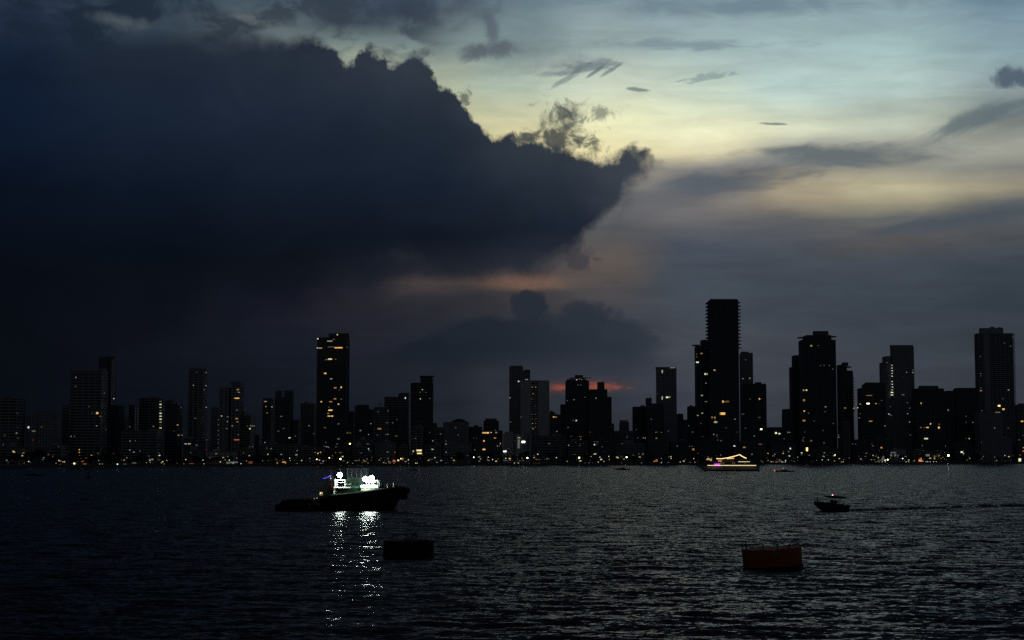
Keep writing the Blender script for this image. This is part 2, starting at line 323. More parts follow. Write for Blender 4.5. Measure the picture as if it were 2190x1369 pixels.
# ------------------------------------------------------------------ shore, ground
SH = [(-1400,1004),(-400,1002.5),(0,1000.5),(400,997.5),(800,996),(1240,995),(1500,994),(1700,992.8),(2190,991),(3600,990)]
def shoreY(u):
    for (a, va), (b, vb) in zip(SH, SH[1:]):
        if u <= b: break
    v = va + (vb-va)*(u-a)/(b-a); return H*F/(v-HV)
us = [x for x in range(-1400, 3601, 50)]
g = MB(); wl = MB(); GZ = 2.0
pts = [((u-CU)/F*shoreY(u), shoreY(u)) for u in us]
for i, (x, y) in enumerate(pts):
    g.v += [(x, y+1.0, GZ), (x*1.25, y+700, GZ), (x*3.0, y+6000, GZ)]
for i in range(len(pts)-1):
    for k in range(2): g.f.append((3*i+k, 3*i+3+k, 3*i+4+k, 3*i+1+k))
o = g.build('ground', MC['ground']); o['kind'] = 'structure'
for i, (x, y) in enumerate(pts):
    wl.v += [(x, y, -3), (x, y, GZ+.6), (x, y+.8, GZ+.6), (x, y+.8, GZ-.5)]
for i in range(len(pts)-1):
    for k in range(3): wl.f.append((4*i+k, 4*i+4+k, 4*i+5+k, 4*i+1+k))
o = wl.build('sea_wall', MC['stone']); o['label'] = 'low dark stone sea wall along the far shore under the lamps'; o['category'] = 'wall'

# ------------------------------------------------------------------ water
rng = np.random.RandomState(5)
Ys = [55.0]
while Ys[-1] < 1300: Ys.append(Ys[-1] * 1.0042)
while Ys[-1] < 2600: Ys.append(Ys[-1] * 1.012)
Ys = np.array(Ys); NA = 760
tn = np.linspace(-.52, .52, NA)
YY, TT = np.meshgrid(Ys, tn, indexing='ij'); XX = YY * TT
ZZ = np.zeros_like(XX); DYr = YY * .0042
for i in range(46):
    L = 1.0 * (15/1.0) ** (i/45.0); k = 2*math.pi/L
    th = rng.normal(R(74), R(34)); amp = .0052 * L ** .8 * (1.0 if L < 6 else .6)
    kx, ky = k*math.cos(th), k*math.sin(th)
    fade = np.clip((L / DYr - 2.5) / 3.0, 0, 1)
    ph = kx*XX + ky*YY + rng.uniform(0, 6.28)
    pm = .9*np.sin(.07*XX*math.cos(i)+.05*YY*math.sin(i*1.7)+i)      # slow phase drift keeps crests from repeating
    ZZ += amp * fade * np.sin(ph + pm)
# wake trailing right from the speedboat
bx, by = (1806-CU)/F*379, 381.0
wx = XX - bx; yc = by + wx * .8; wd = np.abs(YY - yc); on = np.clip(wx/3, 0, 1) * np.clip(1 - wx/180, 0, 1)
ZZ += on * (.34*np.exp(-((wd-(1.5+.035*np.abs(wx)))/2.2)**2)*np.cos((wd-(1.5+.035*np.abs(wx)))*1.1) - .10*np.exp(-(wd/2.0)**2))
me = bpy.data.meshes.new('water'); nr, nc = XX.shape
co = np.stack([XX, YY, ZZ], -1).reshape(-1, 3)
idx = np.arange(nr*nc).reshape(nr, nc)
q = np.stack([idx[:-1,:-1], idx[:-1,1:], idx[1:,1:], idx[1:,:-1]], -1).reshape(-1, 4)
me.vertices.add(len(co)); me.vertices.foreach_set('co', co.ravel())
me.loops.add(q.size); me.loops.foreach_set('vertex_index', q.ravel().astype(np.int32))
me.polygons.add(len(q)); me.polygons.foreach_set('loop_start', np.arange(0, q.size, 4, dtype=np.int32))
me.update(calc_edges=True); me.shade_smooth()
wm = bpy.data.materials.new('sea_water'); wm.use_nodes = True; t = wm.node_tree; b = t.nodes['Principled BSDF']
b.inputs['Base Color'].default_value = (.004,.007,.010,1); b.inputs['Roughness'].default_value = .09; b.inputs['IOR'].default_value = 1.333
ge = node('ShaderNodeNewGeometry', t)
def slopes(scale, sq, seed, detail, rough):
    mp = node('ShaderNodeMapping', t); t.links.new(ge.outputs['Position'], mp.inputs[0]); mp.inputs['Scale'].default_value = (1*sq, 1, 0); mp.inputs['Location'].default_value = (seed, seed*1.7, seed); mp.inputs['Rotation'].default_value = (0,0,R(seed))
    n = noi(mp.outputs[0], scale, detail, rough, tree=t); s = node('ShaderNodeSeparateColor', t); t.links.new(n.outputs[1], s.inputs[0]); return s.outputs[0], s.outputs[1]
a1, b1 = slopes(2.2, .5, 7., 3, .68); a2, b2 = slopes(.38, .45, -9., 3, .62)
pn = noi(ge.outputs['Position'], .02, 4, .55, tree=t)       # calmer and rougher patches
pf = M('MULTIPLY_ADD', pn.outputs[0], 1.5, .25, tree=t)
gs = node('ShaderNodeSeparateXYZ', t); t.links.new(ge.outputs['Position'], gs.inputs[0])      # churned water in the motorboat's wake
wdx = M('SUBTRACT', gs.outputs[0], bx, tree=t)
wdd = M('ABSOLUTE', M('SUBTRACT', gs.outputs[1], M('MULTIPLY_ADD', wdx, .8, by, tree=t), tree=t), tree=t)
wkm = M('MULTIPLY', smooth(M('DIVIDE', wdd, M('MULTIPLY_ADD', wdx, .09, 4.0, tree=t), tree=t), 2.4, .2, tree=t), M('MULTIPLY', smooth(wdx, 0.0, 3.0, tree=t), smooth(wdx, 220.0, 20.0, tree=t), tree=t), tree=t)
wkm = M('MULTIPLY', wkm, .08, tree=t)
sX = M('MULTIPLY', M('ADD', M('MULTIPLY', M('SUBTRACT', a1, .5, tree=t), .75, tree=t), M('MULTIPLY', M('SUBTRACT', a2, .5, tree=t), .35, tree=t), tree=t), pf, tree=t)
sY = M('SUBTRACT', M('MULTIPLY', M('ADD', M('MULTIPLY', M('SUBTRACT', b1, .5, tree=t), 1.4, tree=t), M('MULTIPLY', M('SUBTRACT', b2, .5, tree=t), .9, tree=t), tree=t), pf, tree=t), M('ADD', wkm, .222, tree=t), tree=t)
va = node('ShaderNodeVectorMath', t, operation='ADD'); t.links.new(ge.outputs['Normal'], va.inputs[0]); t.links.new(comb(sX, sY, 0.0, tree=t), va.inputs[1])
vn = node('ShaderNodeVectorMath', t, operation='NORMALIZE'); t.links.new(va.outputs[0], vn.inputs[0]); t.links.new(vn.outputs[0], b.inputs['Normal'])
me.materials.append(wm); wo_ = bpy.data.objects.new('water', me); COL.objects.link(wo_); wo_['kind'] = 'structure'

# ------------------------------------------------------------------ buildings
ROW = {0: 60, 1: 115, 2: 190, 3: 270, 4: 360}
BLK = []     # (Yfront, u0, u1, vtop, root)
LAND = []    # landmarks for labels: (u0, u1, phrase)
def building(label, row, blocks, style='B', tint='grey', short=None, cat='building', panels=(), extras=(), fh=3.2, name='apartment_tower', side=()):
    um = (blocks[0][0] + blocks[0][1]) / 2; Yb = shoreY(um) + ROW[row]
    base = P(um, HV, Yb); root = thing(name, label, cat, (base.x, Yb, GZ))
    ox, oy, oz = base.x, Yb, GZ
    core, bands, wall, roof = MB(), MB(), MB(), MB()
    for k, bl in enumerate(blocks):
        u0, u1, vt = bl[:3]; Y0 = Yb + k*1.7; D = 22 + 1.3*k + (6 if row < 2 else 0)
        X0 = (u0-CU)/F * (Y0 if u0 <= CU else Y0 + D); X1 = (u1-CU)/F * (Y0 if u1 >= CU else Y0 + D)
        if X1 - X0 < 6: X0, X1 = (u0-CU)/F*Y0, (u1-CU)/F*Y0
        zt = P((u0+u1)/2, vt, Y0).z - oz; x0, x1, y0, y1 = X0-ox, X1-ox, Y0-oy, Y0-oy+D
        i = .4 + .01*k
        core.box(x0+i, x1-i, y0+i, y1-i, 0, zt-.8)
        n = max(1, int(round(zt/fh))); f = zt/n; sty = bl[3] if len(bl) > 3 else style
        bh = {'B': .36, 'G': .5, 'S': .16, 'W': .4}[sty]*f
        for j in range(n):
            z = j*f
            w = 0 if sty != 'B' or j % 2 else .0
            bands.box(x0, x1, y0, y1, z, z+bh)
        bands.box(x0, x1, y0, y1, zt-.75, zt)
        MB().box(x0+.5, x1-.5, y0+.5, y1-.5, zt+.003, zt+.25).build('roof', MC['roof'], root)
        step = {'B': random.choice([7., 9., 11.]), 'G': 3.2, 'S': 5.5, 'W': 6.}[sty]; pw = {'B': .7, 'G': 1.5, 'S': .25, 'W': 1.4}[sty]
        m = max(1, int(round((x1-x0)/step)))
        for j in range(m+1):
            xc = x0 + (x1-x0-pw)*j/m; wall.box(xc, xc+pw, y0-.03, y0+.6, 0, zt-.9)
        m = max(1, int(round(D/step)))
        for j in range(1, m+1):
            yc = y0 + (D-pw)*j/m
            wall.box(x0-.03, x0+.6, yc, yc+pw, 0, zt-.9); wall.box(x1-.6, x1+.03, yc, yc+pw, 0, zt-.9)
        if k == 0:
            for (a, c) in panels: wall.box(x0+(x1-x0)*a, x0+(x1-x0)*c, y0-.06, y0+1, 0, zt-.78)
        BLK.append((Y0, u0, u1, vt, root))
        if not extras and k == len(blocks)-1 and x1-x0 > 9:
            w = (x1-x0)*random.uniform(.2,.35); xa = random.uniform(x0+1, x1-1-w); hh = random.uniform(1.5,3)
            MB().box(xa, xa+w, y0+4, y0+12, zt+.25, zt+.25+hh).build('lift_housing', MC[tint], root)
            if random.random() < .5:
                q = xa+w*.3; MB().tube([(q, y0+7, zt+hh), (q, y0+7, zt+hh+random.uniform(2.5,5))], .12, 6).build('antenna', MC['metal'], root)
    core.build('glazing', MC['glass'], root); 
    if not panels:
        k0 = len(bands.v); bands.v += wall.v; bands.f += [tuple(i+k0 for i in f_) for f_ in wall.f]
        bands.build('wall', MC[tint], root)
    else: bands.build('floor_bands', MC[tint], root); wall.build('wall', MC[tint], root)
    for e in extras:      # (kind, u0, u1, v0top, v1bottom)
        kd, u0, u1, va_, vb_ = e; a = P(u0, va_, Yb+3); c = P(u1, vb_, Yb+3); x0, x1, z1, z0 = a.x-ox, c.x-ox, a.z-oz, c.z-oz
        if kd == 'box': MB().box(x0, x1, 3.2, 14, z0-.6, z1).build('penthouse', MC[tint], root)
        if kd == 'slab': MB().box(x0, x1, -1.5, 15, z0, z1).build('roof_canopy', MC[tint], root)
        if kd == 'tank': MB().tube([((x0+x1)/2, 6, z0-.5), ((x0+x1)/2, 6, z1)], (x1-x0)/2, 16).build('water_tank', MC[tint], root)
        if kd == 'mast': MB().tube([(x0, 6, z0-1), (x0, 6, z1)], .28, 6, .12).build('antenna', MC['metal'], root)
        if kd == 'ring': MB().torus(((x0+x1)/2, 5, (z0+z1)/2), (x1-x0)/2, .35).build('roof_arch', MC['metal'], root)
        if kd == 'gable': MB().prism([(x0,z0-.5),(x1,z0-.5),(x1,z0),((x0+x1)/2-2,z1),((x0+x1)/2+2,z1),(x0,z0)][:3]+[((x0+x1)/2+3,z1),((x0+x1)/2-3,z1),(x0,z0)], 1.5, 18).build('gable_roof', MC['roof'], root)
    for sd, vA, vB, n, w in side:      # separate projecting balconies up one flank
        u = blocks[0][0] if sd < 0 else blocks[0][1]
        Yq = Yb + 3; zA, zB = P(u, vA, Yb).z-oz, P(u, vB, Yb).z-oz
        X0 = (blocks[0][0]-CU)/F*(Yb if blocks[0][0] <= CU else Yb+28 if row < 2 else Yb+22)-ox; X1 = (blocks[0][1]-CU)/F*Yb-ox
        ww = w/F*Yb
        for j in range(n):
            z = zA + (zB-zA)*j/max(1, n-1)
            m_ = MB()
            if sd > 0: m_.box(X1+.03, X1+ww, 1.2, 7, z, z+.45).box(X1+ww-.15, X1+ww, 1.2, 7, z+.45, z+1.5).box(X1+.03, X1+ww-.15, 1.2, 1.35, z+.45, z+1.5)
            else:      m_.box(X0-ww, X0-.03, 1.2, 25, z, z+.45).box(X0-ww, X0-ww+.15, 1.2, 25, z+.45, z+1.5).box(X0-ww+.15, X0-.03, 1.2, 1.35, z+.45, z+1.5)
            m_.build('balcony', MC[tint], root)
    if short: LAND.append((blocks[0][0], blocks[0][1], short))
    return root
Bd = building
Bd('pale apartment block cut by the left edge of the photo, low dark roof', 1, [(-14,55,851),(8,40,847)], 'B', 'grey', 'the leftmost apartment block')
Bd('short dark block right of the leftmost apartment block, two rows of faint lamps', 1, [(57,80,889),(79,106,881)], 'G', 'grey')
Bd('small low grey block between the leftmost pair and the twin-topped slab', 2, [(105,134,939)], 'G', 'grey')
Bd('broad banded slab tower far left with a lower wing on its left', 1, [(150,231,793),(133,151,866)], 'B', 'grey', 'the broad slab tower far left', extras=[('box',155,222,789,793)])
Bd('slender dark tower rising behind the broad slab tower far left', 2, [(210,248,765),(247,256,867)], 'B', 'dark', extras=[('box',226,244,762,766)])
Bd('dark low block tucked behind the slab with the lit stair column', 3, [(256,276,889)], 'G', 'dark')
Bd('wide slab block with a bright vertical column of lit stair windows', 2, [(298,351,851),(276,299,866)], 'B', 'grey', 'the lit stair column block', extras=[('box',318,348,848,852)])
Bd('dark block joined right of the lit stair column, sloping roof corner', 1, [(353,391,864),(353,378,857)], 'B', 'dark', 'the block beside the lit stairs', extras=[('box',360,372,855,858)])
Bd('long low banded block at the foot of the lit stair column building', 0, [(262,350,921)], 'B', 'grey')
Bd('slim smooth tower standing alone with a few white roof corner lamps', 3, [(402,443,789)], 'W', 'grey', 'the slim lone tower', extras=[('box',405,441,787,789)])
Bd('low grey block in front of the slim lone tower', 1, [(393,452,938)], 'B', 'grey')
Bd('pale tower with vertical ribs and bright amber balconies on its right edge', 1, [(469,498,829),(495,513,818)], 'W', 'grey', 'the ribbed amber-balcony tower', extras=[('box',490,513,815,819)], panels=((.1,.2),(.35,.45),(.6,.7)))
Bd('narrow low block left of the ribbed tower with amber balconies', 2, [(452,469,872)], 'G', 'grey')
Bd('mid-height block right of the ribbed tower with a row of yellow windows', 1, [(515,546,889),(513,533,881)], 'B', 'beige', 'the yellow window row block')
Bd('low dark infill block behind the trees left of the notched tower', 3, [(546,562,930)], 'B', 'dark')
Bd('notched dark tower with twin square roof boxes', 1, [(588,628,850),(562,589,852),(627,640,898)], 'B', 'dark', 'the twin-box notched tower', extras=[('box',589,601,836,851),('box',608,626,835,851)])
Bd('plain grey block half hidden at the left of the tall amber-lit glass tower', 2, [(643,677,863)], 'G', 'grey', 'the plain block beside the amber tower')
Bd('tall glass tower with many amber windows and a raised right roof', 1, [(677,747,722),(702,746,714)], 'S', 'dark', 'the tall amber-lit glass tower', extras=[('box',703,745,713,714)])
Bd('long low block at the foot of the notched tower', 0, [(556,641,950)], 'B', 'grey')
Bd('small dark block close behind the right side of the amber-lit glass tower', 3, [(745,760,880)], 'G', 'dark')
Bd('small block with a stubby two-storey top right of the amber-lit tower', 1, [(759,790,868)], 'B', 'dark', 'the stubby-topped block', extras=[('box',763,788,866,869),('mast',768,768,863,868),('mast',784,784,864,868)])
Bd('grey block with a steel arch on its roof', 1, [(800,833,871)], 'B', 'grey', 'the block with the roof arch', extras=[('ring',808,815,861,869),('mast',821,821,862,870)])
Bd('narrow filler block behind the roof arch building', 3, [(789,801,876)], 'G', 'dark')
Bd('stepped tower with a white penthouse lamp left of the darker tall tower', 2, [(822,876,849),(852,876,842)], 'B', 'grey', 'the stepped tower', extras=[('box',854,875,840,843),('mast',866,866,836,842)])
Bd('dark banded tower with a higher right half and an oversailing roof', 1, [(878,927,819),(899,926,807)], 'B', 'dark', 'the oversailing-roof tower', extras=[('slab',897,928,804,806)])
Bd('low beige block in front of the banded tower with two rows of bright yellow windows', 0, [(878,906,911)], 'B', 'beige', 'the bright yellow windows')
Bd('low block with a wide blank wall right of the bright yellow windows', 1, [(906,948,914),(922,933,905)], 'B', 'grey', panels=((0,.24),))
Bd('low wide block with a gabled roof', 1, [(948,1003,903)], 'G', 'grey', 'the gabled block', extras=[('gable',962,1002,896,903)], panels=((0,.2),))
Bd('dark low block between the gabled block and the amber-topped block', 2, [(1003,1031,913)], 'B', 'dark')
Bd('low tower with a domed cap and a row of glowing amber windows', 1, [(1030,1075,921),(1034,1067,900)], 'B', 'dark', 'the amber-topped low tower', extras=[('box',1038,1062,895,901),('mast',1049,1049,892,896)])
Bd('white modern low building with a stepped blank facade and bright lamps', 0, [(1076,1136,928)], 'W', 'white', 'the white modern building', panels=((0,.3),(.45,.6),(.62,.75)), name='modern_building')
Bd('slim tower with a curved left side just left of the pale twin-panel tower', 3, [(1089,1119,784),(1118,1134,794)], 'G', 'grey', extras=[('box',1093,1117,782,785),('slab',1121,1134,791,793)])
Bd('pale tower with two blank side panels and a dark window strip in between', 2, [(1113,1175,814)], 'B', 'white', 'the pale twin-panel tower', panels=((.02,.36),(.61,.99)), extras=[('mast',1145,1145,811,815)])
Bd('low block right of the pale twin-panel tower', 3, [(1170,1186,881)], 'G', 'grey')
Bd('low block with an amber lit top floor before the orange gap of sky', 2, [(1182,1199,887)], 'G', 'dark')
Bd('banded low block in the centre below the pale twin-panel tower', 1, [(1128,1210,932)], 'B', 'grey')
Bd('stepped tower with a glowing amber rooftop terrace under a flat canopy', 2, [(1209,1260,815),(1198,1210,865)], 'B', 'dark', 'the amber rooftop terrace tower', extras=[('box',1230,1247,802,808),('slab',1219,1263,808,809.5),('box',1212,1256,811,815)])
Bd('dark stepped tower joined right of the amber rooftop terrace', 1, [(1259,1299,833),(1298,1308,849),(1307,1313,906)], 'B', 'dark', 'the central stepped tower', extras=[('box',1278,1293,817,834),('mast',1289,1289,813,818)])
Bd('low dark block with twin roof antennas right of the central towers', 1, [(1312,1354,922),(1324,1345,903)], 'B', 'grey', 'the twin-antenna block', extras=[('box',1327,1343,899,904),('mast',1326,1326,893,904),('mast',1341,1341,893,904),('mast',1333,1333,896,904)])
Bd('square dark block left of the mast-topped block', 2, [(1352,1382,870)], 'S', 'dark')
Bd('dark block with a box and a mast on its roof before the white-lit slim tower', 1, [(1381,1421,863)], 'W', 'dark', 'the mast-topped block', extras=[('box',1382,1394,851,863),('mast',1391,1391,841,852)])
Bd('slim pale tower with greenish white lamps and roof posts', 2, [(1403,1447,786)], 'G', 'grey', 'the slim tower with roof posts', extras=[('mast',1435,1435,783,790),('mast',1440,1440,783,790),('mast',1446,1446,783,790),('box',1403,1432,785,787)])
Bd('low dark block right of the slim tower with roof posts', 3, [(1447,1461,885)], 'G', 'dark')
Bd('dark low tower at the left foot of the tallest pair', 2, [(1469,1488,869)], 'S', 'dark')
Bd('narrow grey gap block between the slim tower and the tallest pair', 3, [(1459,1471,898)], 'G', 'grey')
Bd('tower with yellow balconies joined to the left of the tallest tower', 2, [(1486,1517,740),(1498,1517,727)], 'S', 'grey', 'the tallest tower\'s left neighbour', extras=[('slab',1482,1496,737.5,739.5)])
Bd('tallest black tower with rounded front and stacked projecting balconies', 1, [(1515,1581,641)], 'B', 'dark', 'the tallest tower', extras=[('box',1519,1577,639.5,642)], side=((-1,745,648,14,5.5),(1,745,648,14,5)))
Bd('slim light tower behind the right of the tallest tower', 3, [(1582,1611,755)], 'G', 'grey', extras=[('box',1586,1601,752,756)])
Bd('broad dark block right of the foot of the tallest tower', 1, [(1585,1639,823),(1590,1638,821)], 'B', 'dark', 'the broad dark block')
Bd('low dark block in the gap left of the big stepped tower', 1, [(1639,1671,914)], 'B', 'dark', extras=[('mast',1643,1643,903,914)])
Bd('lower terraced block at the left foot of the big stepped tower', 1, [(1671,1690,885),(1679,1690,875)], 'B', 'dark')
Bd('dark wing tower standing left behind the big stepped tower', 3, [(1688,1712,785),(1694,1712,760)], 'B', 'dark')
Bd('big dark stepped tower with a red beacon on its flat top', 1, [(1709,1789,727),(1718,1780,717)], 'B', 'dark', 'the big stepped tower', extras=[('box',1741,1772,708,717),('slab',1708,1722,721,723),('slab',1776,1788,719,721)])
Bd('dark tower with a round water tank and side balconies', 2, [(1790,1825,793),(1790,1812,780)], 'W', 'dark', 'the water tank tower', extras=[('tank',1801,1815,775,782),('slab',1800,1820,784,786)], side=((1,880,810,12,3),))
Bd('wide dark block with orange lit terraces right of the water tank tower', 1, [(1833,1894,830),(1843,1893,821)], 'B', 'dark', 'the orange terraces block', extras=[('box',1852,1890,818,822)])
Bd('pale stepped tower with a vertical row of white stair lights', 3, [(1905,1956,741),(1895,1906,762),(1889,1896,775)], 'G', 'grey', 'the white stair lights tower', extras=[('box',1906,1953,738,742)])
Bd('low pale block in front of the white stair lights tower', 2, [(1900,1952,854)], 'G', 'grey')
Bd('dark block with a raised centre roof right of the white stair lights', 1, [(1950,2019,831)], 'B', 'dark', 'the raised-centre-roof block', extras=[('box',1968,2007,825,832)])
Bd('curved-top dark block left of the tall right-hand tower', 2, [(2038,2089,831),(2026,2040,836)], 'B', 'dark', 'the curved-top block', extras=[('box',2046,2088,829.5,832)])
Bd('tall pale tower near the right edge with a blank wall and side balconies', 2, [(2086,2169,713)], 'B', 'grey', 'the tall right-hand tower', extras=[('box',2098,2146,701.5,714),('box',2121,2127,699,702),('box',2136,2142,700,702)], panels=((.16,.32),), side=((1,865,715,36,4.5),))
Bd('low banded block at the foot of the tall right-hand tower', 1, [(2082,2142,882)], 'G', 'grey', 'the low right-hand banded block')
Bd('block cut by the right edge of the photo', 2, [(2166,2230,866)], 'B', 'grey', 'the block at the right edge')
Bd('small gap block between the raised centre roof and the curved top', 3, [(2017,2028,893)], 'G', 'dark')
Bd('low white house with lit walls under the white stair lights tower', 0, [(1896,1934,962)], 'G', 'white', fh=3.0, name='waterfront_block')
LOWS = [(20,60,955,'grey'),(110,150,952,'grey'),(395,440,962,'grey'),(444,514,966,'white'),(516,552,960,'beige'),(645,700,956,'grey'),(702,752,958,'dark'),(756,800,940,'grey'),(803,850,946,'grey'),(855,877,952,'beige'),
 (910,946,951,'grey'),(950,1010,948,'grey'),(1014,1072,946,'dark'),(1140,1200,950,'grey'),(1214,1255,944,'grey'),(1260,1312,940,'dark'),(1316,1378,948,'grey'),(1382,1426,938,'dark'),(1430,1478,944,'dark'),(1484,1560,938,'dark'),(1564,1636,944,'dark'),(1642,1700,950,'dark'),
 (1706,1790,958,'dark'),(1794,1816,900,'grey'),(1822,1892,940,'dark'),(1940,2020,964,'beige'),(2026,2078,948,'dark'),(2084,2160,938,'grey'),(2164,2215,948,'grey')]
def near(u):
    best = min(LAND, key=lambda l: 0 if l[0] <= u <= l[1] and 0 else abs((l[0]+l[1])/2-u)); return best
usedl = set()
low_things = []
for (u0, u1, vt, tint) in LOWS:
    ld = near((u0+u1)/2)[2]
    l0 = {'grey': 'low grey', 'white': 'low white', 'beige': 'low sand-coloured', 'dark': 'low dark'}[tint] + ' waterfront block in front of ' + ld
    if l0 in usedl: l0 += ', the one further right'
    usedl.add(l0)
    Bd(l0, 0, [(u0,u1,vt)], random.choice('BBG'), tint, name='waterfront_block')

